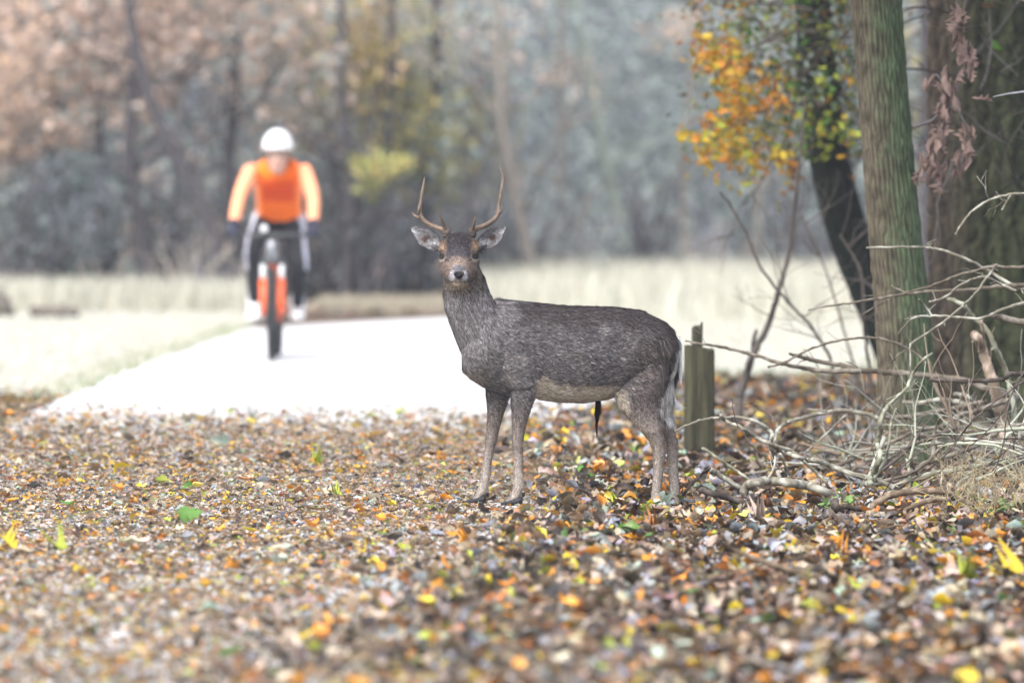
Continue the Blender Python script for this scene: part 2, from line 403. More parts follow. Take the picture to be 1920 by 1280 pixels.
# sparse brown leaves on the bank before the wood
n = 3600; y = RL.uniform(53.2, 57.5, n); x = RL.uniform(-2.0, -.35, n)
litter('leaf_litter', 'brown fallen leaves on the bank at the foot of the wood', np.stack([x, y, zg(x, y) + 0.03], 1), RL.uniform(.06, .12, n), RL.uniform(0, 6.28, n), RL.normal(0, .4, n), RL.normal(0, .4, n), pick(['tan', 'pale', 'pink', 'grey'], [3, 4, 4, 2], n), M_LITTER)

# single leaves that can be told apart
LMAT = {k: mat_noise('leaf_' + k, tuple(np.array(c) * 0.72), tuple(np.minimum(np.array(c) * 1.25, .8)), 28, 0.45, 0.4, 0.3, 60, transl=0.15) for k, c in PAL.items()}
LMESH = {}
def leaf_mesh(shape, color, variant):
    key = (shape, color, variant)
    if key not in LMESH:
        sh = {'oak': OAK, 'oval': OVAL, 'maple': MAPLE, 'narrow': NARROW}[shape]
        cu = [(0.45, 0.35, .4), (-0.5, 0.25, -.3), (0.8, -0.2, .5), (1.3, .4, .2)][variant]
        v, f = leaf_shape(*sh, cu, 0.12 * (variant - 1.5))
        # stalk
        st = np.array([(-0.5, 0.012, 0), (-0.5, -0.012, 0), (-0.72, -0.006, 0.03), (-0.72, 0.006, 0.03)]) + (0, 0, curl_z(cu))
        b = len(v); v = np.concatenate([v, st]); f = np.concatenate([f, [[b, b + 1, b + 2], [b, b + 2, b + 3]]])
        me = np_mesh('fallen_leaf', v, f); me.materials.append(LMAT[color]); LMESH[key] = me
    return LMESH[key]
def curl_z(cu): return cu[1] * 0.5
RI = random.Random(21)
SHN = {'oak': 'lobed', 'oval': 'oval', 'maple': 'maple-shaped', 'narrow': 'narrow'}
def put_leaf(px, py, w_px, shape, color, label, group=None, tilt=0.35, lift=0.02, yaw=None):
    g = G(px, py); sz = w_px / (F / g[1])
    o = link('fallen_leaf', leaf_mesh(shape, color, RI.randrange(4)))
    o.location = (g[0], g[1], g[2] + lift + 0.012); o.scale = (sz, sz, sz)
    o.rotation_euler = (RI.gauss(0, tilt), RI.gauss(0, tilt * 0.7), RI.uniform(0, 6.28) if yaw is None else yaw)
    return props(o, label, 'leaf', group)
SPECIAL = [
 (218, 898, 46, 'maple', 'yellow', 'bright yellow maple-shaped leaf propped up on the path left of the deer', .9),
 (360, 985, 52, 'maple', 'green', 'large green leaf standing up on the leaf-strewn path', .9),
 (128, 957, 36, 'oval', 'green', 'dark green oval leaf lying flat on the trodden litter', .2),
 (352, 930, 34, 'oak', 'green', 'small green leaf beside a yellow one on the path', .6),
 (350, 940, 26, 'oval', 'yellow', 'small yellow leaf tucked against a green leaf on the path', .4),
 (585, 1006, 48, 'oval', 'orange', 'long flat orange leaf on the path before the deer', .15),
 (625, 1004, 24, 'oak', 'orange', 'small orange leaf touching a long flat orange leaf', .3),
 (770, 917, 30, 'maple', 'pale', 'pale cream upright leaf on the path beside the front hooves', .9),
 (1003, 915, 38, 'oval', 'orange', 'orange leaf lying just behind the front hooves', .3),
 (985, 972, 30, 'oval', 'orange', 'orange leaf lying below the front hooves', .2),
 (1080, 980, 40, 'oak', 'orange', 'orange lobed leaf lying between front and hind legs', .35),
 (718, 1090, 30, 'oval', 'orange', 'out of focus orange leaf standing in the foreground litter', .9),
 (1015, 1110, 60, 'oval', 'yellow', 'out of focus yellow leaf in the foreground below the deer', .5),
 (1890, 1105, 75, 'maple', 'yellow', 'large blurred yellow leaf at the foot of the foreground twig', .9),
 (1820, 1112, 45, 'maple', 'lime', 'blurred yellow-green leaf next to the large blurred yellow leaf', .8),
 (1418, 1000, 42, 'maple', 'pink', 'upright tan brown lobed leaf on the verge litter', .9),
 (1720, 985, 28, 'maple', 'lime', 'bright lime green leaf near the curved front branch', .9),
 (1822, 1002, 40, 'oval', 'gold', 'curled golden orange leaf standing in the verge litter', .9),
 (1845, 962, 34, 'oval', 'orange', 'upright orange leaf among the dry weed stems', 1.0),
 (1862, 968, 26, 'oval', 'rust', 'rust-red leaf leaning beside an orange one in the weeds', .9),
 (1848, 986, 28, 'oval', 'green', 'fresh green leaf lying below the weed stems', .3),
 (1720, 1042, 30, 'oval', 'orange', 'orange leaf standing on edge on the verge', 1.0),
 (1602, 1046, 26, 'oval', 'pale', 'flat pale orange leaf on the verge litter', .3),
 (1490, 1012, 40, 'oak', 'gold', 'golden lobed leaf beside a brown one on the verge', .5),
 (1250, 972, 60, 'oak', 'sage', 'pale sage green lobed leaf beside the hind hooves', .6),
 (1182, 970, 30, 'narrow', 'green', 'narrow upright green leaf before the hind legs', 1.0),
 (1610, 985, 55, 'oak', 'sage', 'whitish underside of a lobed leaf below the front branch', .25),
 (410, 842, 40, 'maple', 'sage', 'pale green blurred leaf on the path far from the camera', .8),
 (20, 1040, 45, 'maple', 'yellow', 'blurred yellow leaf in the left foreground litter', .7),
 (118, 1055, 50, 'maple', 'lime', 'blurred olive green leaf in the left foreground litter', .7),
 (15, 760, 30, 'maple', 'gold', 'blurred golden leaf at the meadow edge', .8),
]
for px, py, wpx, shp, colr, lab, tl in SPECIAL:
    put_leaf(px, py, wpx, shp, colr, lab, None, tl, 0.02 + 0.02 * tl)
CN = {'orange': 'orange', 'rust': 'rust red', 'yellow': 'yellow', 'lime': 'yellow-green', 'gold': 'golden', 'pale': 'pale tan', 'sage': 'grey-green', 'dark': 'blackish brown', 'green': 'green', 'pink': 'pinkish brown', 'grey': 'wet-sheen grey'}
for i in range(265):
    vs = RI.random() < 0.55
    if vs: px, py = RI.uniform(1000, 1915), RI.uniform(945, 1130)
    else: px, py = RI.uniform(5, 1150), RI.uniform(870, 1120)
    if 850 < px < 1010 and py < 985: continue
    colr = RI.choices(['orange', 'rust', 'yellow', 'lime', 'gold', 'pale', 'sage', 'dark', 'green', 'pink', 'grey'], [22, 9, 12, 8, 10, 8, 6, 9 if vs else 2, 3, 8, 8 if vs else 2])[0]
    shp = RI.choices(['oak', 'oval', 'maple'], [5, 5, 2])[0]
    zone = 'curled on the verge litter' if vs else 'lying on the leaf-strewn path'
    put_leaf(px, py, RI.uniform(18, 36) * (1.0 if vs else 0.8) * (F / G(px, py)[1]) / 453, shp, colr, '%s %s fallen leaf %s' % (CN[colr], SHN[shp], zone),
             '%s %s leaves on the %s' % (CN[colr], SHN[shp], 'verge' if vs else 'path'), 0.6 if vs else 0.22)

# ------------------------------------------------------------------ deer
def make_deer():
    O = G(1075, 948); O[1] = D0; O[2] = 0.0
    S = 453.0
    def yaw(px): return (px - 1070) / S * 0.30
    def L(px, py, dy): return P(px, py, D0 + dy) - O
    def ring(px, py, hx, hy, dy): return (L(px, py, dy), (hx / S, 0, 0), (0, hy, 0))     # horizontal section
    body = MB()
    prof = [(868, 650, 694, .05), (880, 616, 706, .095), (900, 584, 720, .12), (930, 566, 736, .132), (960, 565, 744, .14), (1000, 574, 745, .15),
            (1040, 579, 751, .158), (1090, 579, 753, .165), (1130, 580, 748, .165), (1160, 581, 740, .16), (1190, 585, 734, .155), (1220, 593, 732, .143),
            (1245, 604, 728, .122), (1260, 617, 705, .09), (1269, 636, 680, .05)]
    body.loft([(L(x, (t + b) / 2, yaw(x)), (0, 0, (b - t) / 2 / S), (0, w_, 0)) for x, t, b, w_ in prof], 32)
    # spine ridge, shoulder blade, haunch
    body.tube([L(x, y, yaw(x)) for x, y in ((925, 575), (980, 582), (1060, 588), (1150, 590), (1200, 596), (1240, 612))], [.035, .035, .03, .03, .03, .02], 12)
    body.loft([ring(945, 600, 22, .05, -.13), ring(955, 640, 36, .055, -.165), ring(970, 690, 36, .052, -.18), ring(978, 725, 25, .045, -.18)], 20)
    # neck
    body.loft([ring(x, y, hx, hy, dy) for x, y, hx, hy, dy in ((931, 700, 48, .10, -.10), (925, 668, 56, .112, -.11), (912, 635, 56, .11, -.115), (896, 600, 53, .10, -.12),
              (881, 572, 46, .09, -.125), (873, 545, 41, .082, -.125), (868, 515, 37, .075, -.125), (863, 485, 30, .06, -.12))], 28)
    # front legs
    nf = [(978, 690, 34, .048), (981, 722, 25, .042), (977, 768, 18.5, .036), (973, 800, 14.5, .031), (970.5, 822, 12.6, .029), (970.5, 836, 11.6, .027), (971.5, 855, 9.6, .023), (971.5, 880, 9.2, .021),
          (972.5, 902, 10.5, .022), (972.5, 913, 11.8, .025), (968, 925, 10.5, .023), (963, 936, 11, .024)]
    body.loft([ring(x, y, hx * (1 - .11 * float(sm(730, 790, y))), hy * .92, -.175) for x, y, hx, hy in nf], 18)
    ff = [(938, 690, 26, .042), (934, 728, 22.5, .04), (930, 768, 17, .034), (924, 806, 13.4, .029), (921, 828, 11.6, .028), (918, 842, 10.2, .026), (914, 862, 9.4, .022), (912, 885, 9.4, .021),
          (906.5, 912, 10.6, .023), (904, 921, 11.2, .024), (898, 931, 10, .022), (892, 937, 10, .022)]
    body.loft([ring(x, y, hx * (1 - .11 * float(sm(730, 790, y))), hy * .92, -.02) for x, y, hx, hy in ff], 18)
    # hind legs
    nh = [(1200, 660, 50, .07, .03), (1200, 700, 52, .075, .022), (1197, 735, 47, .07, .005), (1198, 757, 43, .06, -.005), (1207, 782, 35, .05, -.02), (1222, 808, 23.5, .038, -.045), (1232, 826, 17, .033, -.045),
          (1235.5, 842, 14, .03, -.045), (1235.5, 858, 12.5, .027, -.045), (1234.5, 880, 10.8, .023, -.045), (1232, 905, 10.2, .021, -.045), (1230, 930, 10.4, .022, -.045), (1229, 952, 11.5, .025, -.045), (1224, 966, 11, .024, -.045)]
    body.loft([ring(x, y, hx * (1 - .11 * float(sm(700, 800, y))), hy, dy) for x, y, hx, hy, dy in nh], 20)
    fh = [(1222, 690, 40, .06, .12), (1232, 740, 28, .055, .13), (1239, 774, 20, .045, .155), (1248, 800, 16, .037, .155), (1257, 820, 13, .032, .155), (1260.5, 834, 11.6, .03, .155), (1260.5, 850, 10.6, .026, .155),
          (1262, 875, 10.4, .022, .155), (1264, 905, 10.6, .021, .155), (1265.5, 930, 11.4, .022, .155), (1266, 952, 12.4, .025, .155), (1261, 966, 11.5, .024, .155)]
    body.loft([ring(x, y, hx * (1 - .11 * float(sm(760, 800, y))), hy, dy) for x, y, hx, hy, dy in fh], 20)
    # hock points
    body.ball(L(1243, 842, -.045), (.013, .018, .03), 8); body.ball(L(1267, 832, .155), (.011, .018, .03), 8)
    # head (turned to the camera)
    hd = [(861, 468, 20, 20, -.06), (861, 471, 33, 31, -.085), (861, 477, 38, 39, -.13), (861, 486, 38, 44, -.165), (861, 496, 35, 42, -.20), (860.5, 504, 31, 36, -.23), (860.5, 510, 27, 30, -.26),
          (860.5, 514, 24, 26, -.29), (860.5, 516, 21.5, 23, -.315), (860.5, 517, 17, 18, -.333), (860.5, 517, 9, 10, -.342)]
    body.loft([(L(x, y, dy), (hx / S, 0, 0), (0, 0, hz / S)) for x, y, hx, hz, dy in hd], 28)
    for sx in (-1, 1):                                    # brow ridges, cheeks, nostril wings
        body.ball(L(861 + sx * 29, 468, -.165), (.022, .028, .018), 8)
        body.ball(L(861 + sx * 24, 508, -.20), (.024, .06, .03), 8)
        body.ball(L(860.5 + sx * 9.5, 513, -.33), (.014, .014, .016), 8)
        body.ball(L(861 + sx * 24, 439, -.115), (.017, .017, .02), 8)
    body.ball(L(860.5, 531, -.315), (.028, .03, .016), 8)
    # ears
    for pts in (((824, 463), (773, 428), 17.5), ((898, 463), (947, 426), 17.5)):
        (bx, by), (tx, ty), hw = pts
        ax = np.array((tx - bx, by - ty), float) / S; le = np.linalg.norm(ax); ax /= le; nr = np.array((-ax[1], ax[0]))
        if nr[1] < 0: nr = -nr
        b0 = L(bx, by, -.105); V = []; nu, nv = 14, 11
        for side in (0, 1):
            for i in range(nu):
                u = i / (nu - 1); ww = hw / S * (0.62 + 0.38 * math.sin(math.pi * min(u * 1.2, 1) ** 0.9)) * math.sqrt(max(1 - max(0, (u - .5) / .5) ** 2.2, 0.02))
                for j in range(nv):
                    v = -1 + 2 * j / (nv - 1)
                    a = ax * le * u; bb = nr * ww * v
                    dep = .030 * (1 - v * v) * (1 - u * 0.75) + .010 * u + (0.009 * (0.4 + 0.6 * (1 - abs(v))) if side else -0.0)
                    V.append(b0 + np.array((a[0] + bb[0], dep, a[1] + bb[1])))
        Fs = []; q = nu * nv
        for i in range(nu - 1):
            for j in range(nv - 1):
                a = i * nv + j; Fs += [(a, a + 1, a + nv + 1, a + nv), (q + a, q + a + nv, q + a + nv + 1, q + a + 1)]
        for i in range(nu - 1):
            a = i * nv; Fs.append((a, a + nv, q + a + nv, q + a)); a = i * nv + nv - 1; Fs.append((a, q + a, q + a + nv, a + nv))
        for j in range(nv - 1):
            Fs.append((j, q + j, q + j + 1, j + 1)); a = (nu - 1) * nv + j; Fs.append((a, a + 1, q + a + 1, q + a))
        body.add(V, Fs)
        body.tube([L(bx + (8 if bx < 861 else -8), by + 2, -.10), b0 + np.array((ax[0], .03 / le * 0.2, ax[1])) * le * 0.18 + (0, .022, 0)], [.022, .020], 10)
    V, N, Q = remeshed(body, 0.0042, 5, 0.5)
    nA, nB, nC, nD = Noise(1, 9), Noise(2, 30), Noise(3, 80), Noise(4, 55, 16)

    def to_px(X):                    # back to the pixel-like frame of the profile drawings
        k = F / (X[:, 1] + O[1]); s_ = k / S
        return 1075 + (X[:, 0]) * S, 948 - X[:, 2] * S + 0 * s_
    ox, oz = L(1075, 948, 0)[0], L(1075, 948, 0)[2]
    def coat(X):
        px = 1075 + (X[:, 0] - ox) * S; py = 948 - (X[:, 2] - oz) * S; dy = X[:, 1]
        n = nA(X); n2 = nB(X); n3 = nC(X)
        c = np.tile((0.124, 0.114, 0.115), (len(X), 1))
        def mix(col, m):
            m = np.clip(m, 0, 1)[:, None]; return c * (1 - m) + np.array(col) * m
        top = np.interp(px, [p[0] for p in prof], [p[1] for p in prof])
        bodym = sm(915, 945, px)
        c = mix((0.050, 0.040, 0.040), (1 - sm(4, 75, py - top + 14 * n)) * bodym * 0.9)
        c = mix((0.175, 0.155, 0.145), sm(0.2, 1.2, n + 0.4 * n2) * 0.55 * bodym * sm(600, 640, py))
        c = mix((0.10, 0.078, 0.070), sm(1130, 1210, px) * 0.6 * sm(600, 660, py) * (1 - sm(760, 800, py)))
        nk = (1 - sm(905, 950, px + 0.55 * (py - 640) + 14 * n)) * sm(515, 550, py)
        c = mix((0.185, 0.172, 0.176), nk * 0.85)
        c = mix((0.26, 0.245, 0.25), nk * (1 - sm(-18, 14, px - np.interp(py, [530, 575, 628, 660, 700], [842, 848, 866, 876, 892]))) * 0.7)
        c = mix((0.20, 0.165, 0.13), (1 - sm(880, 925, px)) * sm(672, 700, py) * 0.7)
        leg = sm(735, 810, py); c = mix((0.20, 0.168, 0.150), leg)
        c = mix((0.40, 0.345, 0.305), sm(790, 880, py + 8 * n))
        c = mix((0.44, 0.38, 0.335), sm(850, 900, py) * (px > 1100) * .8)
        c = mix((0.145, 0.118, 0.10), sm(825, 832, py) * (1 - sm(832, 850, py)) * 0.35 * (px < 1000))
        bnd = np.interp(px, [990, 1010, 1058, 1110, 1150, 1175], [706, 703, 716, 722, 718, 740]) + 7 * n2 + 5 * n
        bel = sm(-6, 9, py - bnd) * sm(993, 1004, px) * (1 - sm(1158, 1176, px - (py - 720) * 0.25)) * (1 - sm(762, 775, py))
        c = mix((0.52, 0.45, 0.37), bel)
        fe = np.interp(py, [745, 755, 782, 812, 835], [1140, 1145, 1169, 1199, 1218])
        c = mix((0.40, 0.34, 0.275), (1 - sm(8, 26, px - fe + 5 * n2)) * sm(735, 750, py) * (1 - sm(815, 845, py)) * (px > 1120) * 0.85)
        back = np.interp(py, [610, 640, 676, 709, 736, 775, 800], [1268, 1267, 1262, 1250, 1235, 1236, 1262])
        rear = sm(-4, 6, px - back + 3 * n2) * (px > 1200) * sm(618, 640, py) * (1 - sm(785, 805, py))
        c = mix((0.035, 0.032, 0.034), sm(-13, -5, px - back) * (px > 1200) * sm(615, 640, py) * (1 - sm(690, 730, py)) * 0.75)
        c = mix((0.78, 0.77, 0.76), rear)
        # head
        h = (1 - sm(-.105, -.07, dy)) * (1 - sm(535, 552, py)) * (px < 905) * (px > 815)
        def ell(x, y, rx, ry, soft=.35):
            return 1 - sm(1 - soft, 1 + soft, np.sqrt(((px - x) / rx) ** 2 + ((py - y) / ry) ** 2))
        hc = c.copy()
        c = np.tile((0.105, 0.087, 0.078), (len(X), 1))
        c = mix((0.026, 0.022, 0.025), ell(861, 458, 33, 27, .45))
        c = mix((0.045, 0.042, 0.048), ell(861, 478, 20, 14, .6) * .8)
        c = mix((0.17, 0.115, 0.075), np.maximum(ell(831, 463, 7, 12, .8), ell(891, 462, 7, 12, .8)) * 0.8)
        c = mix((0.205, 0.155, 0.125), ell(861, 493, 17, 12, .7) * .8)
        c = mix((0.15, 0.105, 0.082), np.maximum(ell(838, 503, 11, 14), ell(884, 503, 11, 14)) * .6)
        c = mix((0.10, 0.098, 0.108), ell(861, 503, 12, 8))
        c = mix((0.115, 0.09, 0.078), np.maximum(ell(831, 515, 8, 20), ell(891, 515, 8, 20)) * .6)
        for ex in (828.5, 892):
            c = mix((0.22, 0.18, 0.15), ell(ex, 482, 9.0, 7.5, .35) * .8); c = mix((0.07, 0.055, 0.048), ell(ex, 472, 9, 4, .4) * .8); c = mix((0.02, 0.016, 0.015), ell(ex, 478.5, 7.4, 6.0, .2))
        c = mix((0.03, 0.024, 0.022), np.maximum(ell(839, 486, 4, 2.2), ell(882, 486, 4, 2.2)) * .8)
        c = mix((0.36, 0.36, 0.39), np.maximum(ell(850, 514, 4.2, 7, .6), ell(872, 514, 4.2, 7, .6)))
        c = mix((0.22, 0.185, 0.14), ell(861, 532, 20, 9))
        c = mix((0.05, 0.04, 0.035), (1 - sm(.6, 1.8, np.abs(py - (524.5 - 0.012 * (px - 861) ** 2 * 0.4)))) * ell(861, 524, 21, 8, .2) * .8)
        hm = h[:, None]; c = hc * (1 - hm) + c * hm
        # ears
        for (bx, by, tx, ty), cx, cy in (((824, 463, 773, 428), 802, 449), ((898, 463, 947, 426), 919, 447)):
            e = ((px < 824) if bx < 861 else (px > 898)) & (py < 482) & (dy < 0.02)
            ec = np.tile((0.155, 0.15, 0.157), (len(X), 1))
            keep = c; c = ec
            inn = ell(cx, cy, 11, 9, .5)
            c = mix((0.05, 0.028, 0.022), ell(cx, cy, 10, 7, .6) * .95)
            c = mix((0.25, 0.255, 0.27), np.maximum(ell(cx + (9 if bx < 861 else -9), cy + 8, 8, 9, .5), ell(tx + (4 if bx < 861 else -4), ty + 5, 10, 9, .5)) * .75)
            c = mix((0.07, 0.06, 0.056), ell((bx + tx) / 2 + (8 if bx < 861 else -8), (by + ty) / 2 + 22, 26, 9, .4) * .6)
            c = np.where(e[:, None], c, keep)
        return c * (1 + 0.10 * n3 + 0.08 * n2)[:, None]

    root = thing('deer', 'young grey-brown fallow buck with slim antlers standing on fallen leaves facing the camera', 'deer', O)
    Cb = coat(V)
    link('body', np_mesh('body', V, Q, Cb), M_SKIN, root)
    # ---- fur strands
    r = np.random.default_rng(3)
    a, b, c_, d_ = (V[Q[:, i]] for i in range(4))
    area = np.linalg.norm(np.cross(c_ - a, d_ - b), axis=1) * .5
    px = 1075 + (a[:, 0] - ox) * S; py = 948 - (a[:, 2] - oz) * S
    wgt = area * np.where(py < 545, 2.2, 1.0) * np.where(N[Q[:, 0], 1] > 0.25, 0.35, 1.0)
    n = 230000
    f = r.choice(len(Q), n, p=wgt / wgt.sum()); u, v = r.random((2, n, 1))
    X = (a[f] * (1 - u) + b[f] * u) * (1 - v) + (d_[f] * (1 - u) + c_[f] * u) * v
    Nn = N[Q[f, 0]]; px = 1075 + (X[:, 0] - ox) * S; py = 948 - (X[:, 2] - oz) * S
    g = np.zeros((n, 3)); ln = np.full(n, .023)
    ang = nA(X) * 0.30 + nB(X) * 0.26
    bodym = sm(900, 950, px + 0.3 * (py - 640))
    dirb = np.stack([np.cos(-0.30 + ang - 0.5 * sm(1190, 1260, px)), 0 * ang, np.sin(-0.30 + ang - 0.5 * sm(1190, 1260, px))], 1)
    dirn = np.stack([np.sin(0.30 + ang), 0 * ang, -np.cos(0.30 + ang)], 1)
    g = dirb * bodym[:, None] + dirn * (1 - bodym[:, None])
    leg = sm(720, 790, py)[:, None]; g = g * (1 - leg) + np.array((0.1, 0, -1)) * leg
    ln = np.where(py > 720, .023 - .016 * sm(730, 800, py), ln); ln = np.where((py < 650) & (px < 930), .026, ln)
    head = (py < 540) & (px > 820) & (px < 903) & (X[:, 1] < -.08)
    hg = np.stack([(px - 861) / 40, np.full(n, .8), (512 - py) / 40 + .1], 1); g = np.where(head[:, None], hg, g)
    ln = np.where(head, .007 + .012 * (1 - sm(450, 468, py)) * (1 - sm(18, 30, np.abs(px - 861))), ln)
    el = (px < 822) & (py < 482); er = (px > 899) & (py < 482)
    g = np.where(el[:, None], np.array((-.82, 0.05, .57)), g); g = np.where(er[:, None], np.array((.8, 0.05, .6)), g); ln = np.where(el | er, .008, ln)
    bel = (py > 705) & (py < 765) & (px > 1000) & (px < 1165); ln = np.where(bel, .028, ln)
    rearf = (px > 1232) & (py > 630) & (py < 790); ln = np.where(rearf & (Nn[:, 0] > .2), .042, ln); g = np.where((rearf & (Nn[:, 0] > .2))[:, None], np.array((.25, 0, -1)), g)
    keep = ~((head) & (((px - 828.5) ** 2 + (py - 478.5) ** 2 < 55) | ((px - 892) ** 2 + (py - 478.5) ** 2 < 55) | ((px - 860.5) ** 2 / 130 + (py - 514) ** 2 / 75 < 1)))
    X, Nn, g, ln, px, py = X[keep], Nn[keep], g[keep], ln[keep], px[keep], py[keep]; n = len(X)
    g = g + r.normal(0, .16, (n, 3)); g -= Nn * (g * Nn).sum(1)[:, None]; g /= np.linalg.norm(g, axis=1)[:, None] + 1e-9
    ln = ln * r.uniform(.65, 1.3, n)
    lift = 0.16 + 0.12 * r.random(n) + 0.10 * np.clip(nB(X), 0, 1)
    sd_ = np.cross(Nn, g); wd = (0.0011 + 0.0009 * r.random(n)) * np.where(ln < .012, .8, 1.1)
    p0 = X - Nn * .001; p1 = X + (g * .55 + Nn * (lift * .75)[:, None]) * ln[:, None]; p2 = X + (g + Nn * (lift * .8)[:, None]) * ln[:, None]
    VV = np.stack([p0 - sd_ * wd[:, None], p0 + sd_ * wd[:, None], p1 + sd_ * wd[:, None] * .8, p1 - sd_ * wd[:, None] * .8, p2], 1).reshape(-1, 3)
    i = np.arange(n)[:, None] * 5
    Ft = np.concatenate([i + [0, 2, 1], i + [0, 3, 2], i + [3, 4, 2]], 0)
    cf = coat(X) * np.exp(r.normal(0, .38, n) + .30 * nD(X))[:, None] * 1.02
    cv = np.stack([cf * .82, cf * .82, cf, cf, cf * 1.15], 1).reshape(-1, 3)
    nn = Nn * 0.8 + r.normal(0, .18, (n, 3)) + g * .25; nn /= np.linalg.norm(nn, axis=1)[:, None]
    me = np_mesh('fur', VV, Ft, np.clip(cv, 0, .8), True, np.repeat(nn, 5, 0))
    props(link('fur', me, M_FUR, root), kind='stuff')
    # ---- eyes, nose, hooves
    M_EYE = mat_noise('deer_eye', (0.010, 0.006, 0.004), (0.03, 0.016, 0.008), 60, 0.12, 0.3)
    M_HOOF = mat_noise('hoof', (0.007, 0.007, 0.009), (0.022, 0.022, 0.026), 40, 0.5, 0.25, .2, 90)
    M_NOSE = mat_noise('wet_nose', (0.005, 0.005, 0.006), (0.012, 0.012, 0.014), 120, 0.42, 0.22, .4, 400)
    for ex, s_ in ((829.0, -1), (891.5, 1)):
        e = MB(); e.ball(L(ex, 478.5, -.166), (.0138, .022, .0122), 12); e.build('eye', M_EYE, root)
    m = MB()
    m.loft([(L(860.5, 509, -.338), (.016, 0, 0), (0, .010, 0)), (L(860.5, 512, -.344), (.021, 0, 0), (0, .013, 0)), (L(860.5, 516, -.346), (.019, 0, 0), (0, .013, 0)), (L(860.5, 520, -.345), (.012, 0, 0), (0, .012, 0)), (L(860.5, 523, -.340), (.006, 0, 0), (0, .009, 0))], 18)
    nose = m.build('nose', M_NOSE, root)
    for s_ in (-1, 1):
        m = MB(); m.loft([(L(860.5 + s_ * 7, 511, -.356), (.0055, 0, .002), (0, .004, 0)), (L(860.5 + s_ * 7.5, 513, -.357), (.006, 0, .002), (0, .004, 0)), (L(860.5 + s_ * 6.5, 516, -.357), (.003, 0, .001), (0, .004, 0))], 10)
        m.build('nostril', M_EYE, nose)
    def hoof(x0, y0, x1, y1, dy):
        for k in (-1, 1):
            m = MB(); dd = dy + k * .013
            st = []
            for t in np.linspace(0, 1, 7):
                x = x0 + (x1 - x0) * t; hz = (1 - .66 * t) * 15; yb = y1 + 1 - (0 if t > .2 else 2)
                st.append((L(x, yb - hz * .5, dd), (0, 0, hz * .5 / S), (0, .0125 * (1 - .6 * t ** 3), 0)))
            m.loft(st, 12); m.build('hoof', M_HOOF, root)
    hoof(980, 935, 939, 946, -.19); hoof(911, 933, 867, 943.5, -.035); hoof(1236, 962, 1200, 972, -.045); hoof(1274, 962, 1238, 972, .155)
    for x, y, dy in ((981.5, 927, -.172), (914.5, 927, -.015)):
        m = MB(); m.ball(L(x, y, dy), (.007, .012, .010), 8); m.build('dewclaw', M_HOOF, root)
    # ---- antlers
    M_ANT = mat_noise('antler', (0.060, 0.040, 0.028), (0.20, 0.145, 0.105), 24, 0.5, 0.4, .5, 160, stretch=(1, 1, .35))
    def dense(pts, rad, k=4):
        pts = np.array(pts, float); rad = np.array(rad, float); o_, q_ = [], []
        for i_ in range(len(pts) - 1):
            p_ = [pts[max(i_ - 1, 0)], pts[i_], pts[i_ + 1], pts[min(i_ + 2, len(pts) - 1)]]
            for t in np.linspace(0, 1, k, endpoint=False):
                o_.append(.5 * (2 * p_[1] + (p_[2] - p_[0]) * t + (2 * p_[0] - 5 * p_[1] + 4 * p_[2] - p_[3]) * t * t + (3 * p_[1] - p_[0] - 3 * p_[2] + p_[3]) * t ** 3)); q_.append(rad[i_] * (1 - t) + rad[i_ + 1] * t)
        return o_ + [pts[-1]], q_ + [rad[-1]]
    rr = random.Random(4)
    def antler(beam, brow, extra, lab):
        m = MB()
        p, q = dense([L(x, y, dy) for x, y, dy, _ in beam], [k / S for _, _, _, k in beam]); m.tube(p, q, 12, rng=rr, jit=.05)
        p, q = dense([L(x, y, dy) for x, y, dy, _ in brow], [k / S for _, _, _, k in brow]); m.tube(p, q, 10, rng=rr, jit=.04)
        for e in extra:
            p, q = dense([L(x, y, dy) for x, y, dy, _ in e], [k / S for _, _, _, k in e]); m.tube(p, q, 10, rng=rr, jit=.04)
        x, y, dy, k = beam[0]
        for t in range(14):
            th = t / 14 * 6.283; m.ball(L(x + 5.4 * math.cos(th), y + 1.5 + rr.uniform(-1, 1), dy + .012 * math.sin(th)), .0035, 5)
        o = m.build('antler', M_ANT, root)
    antler([(836, 440, -.118, 5), (834, 434.5, -.118, 5), (828, 430, -.117, 4.8), (811, 424, -.11, 4.6), (797, 415.5, -.10, 4.4), (788.5, 404, -.09, 4.2), (786.5, 392, -.08, 4), (789, 379, -.07, 3.2), (791, 362, -.06, 2.8), (794, 346, -.05, 2.2), (796, 332, -.045, .5)],
           [(835, 433, -.122, 3.8), (832, 422, -.135, 3.0), (828, 411, -.15, 2.3), (824.5, 401, -.16, .4)], [[(787, 408, -.09, 3), (781, 406.5, -.085, 3.2), (776, 403, -.08, 2.4), (772.5, 397.5, -.078, .5)], [(785, 401, -.092, 3), (785.5, 393, -.098, 2.2), (788, 386.5, -.10, .4)]], '')
    antler([(885, 440, -.118, 5), (887.5, 434, -.118, 5), (896, 428, -.117, 4.8), (913, 421, -.11, 4.6), (928, 410, -.10, 4.5), (934.5, 398, -.09, 4.6), (936, 383, -.08, 3.8), (938.5, 364, -.07, 3.2), (941.5, 347, -.06, 3), (943, 334, -.05, 2.8), (940, 322, -.045, 1.7), (938, 314.5, -.043, .4)],
           [(886, 434, -.122, 3.8), (888, 424, -.135, 3.0), (889.8, 415, -.15, 2.2), (891.5, 405, -.16, .4)], [[(935, 400, -.095, 3.4), (939, 396, -.10, 2.2), (941, 390.5, -.103, .4)], [(943, 340, -.055, 2.2), (945.2, 336, -.058, .6)]], '')
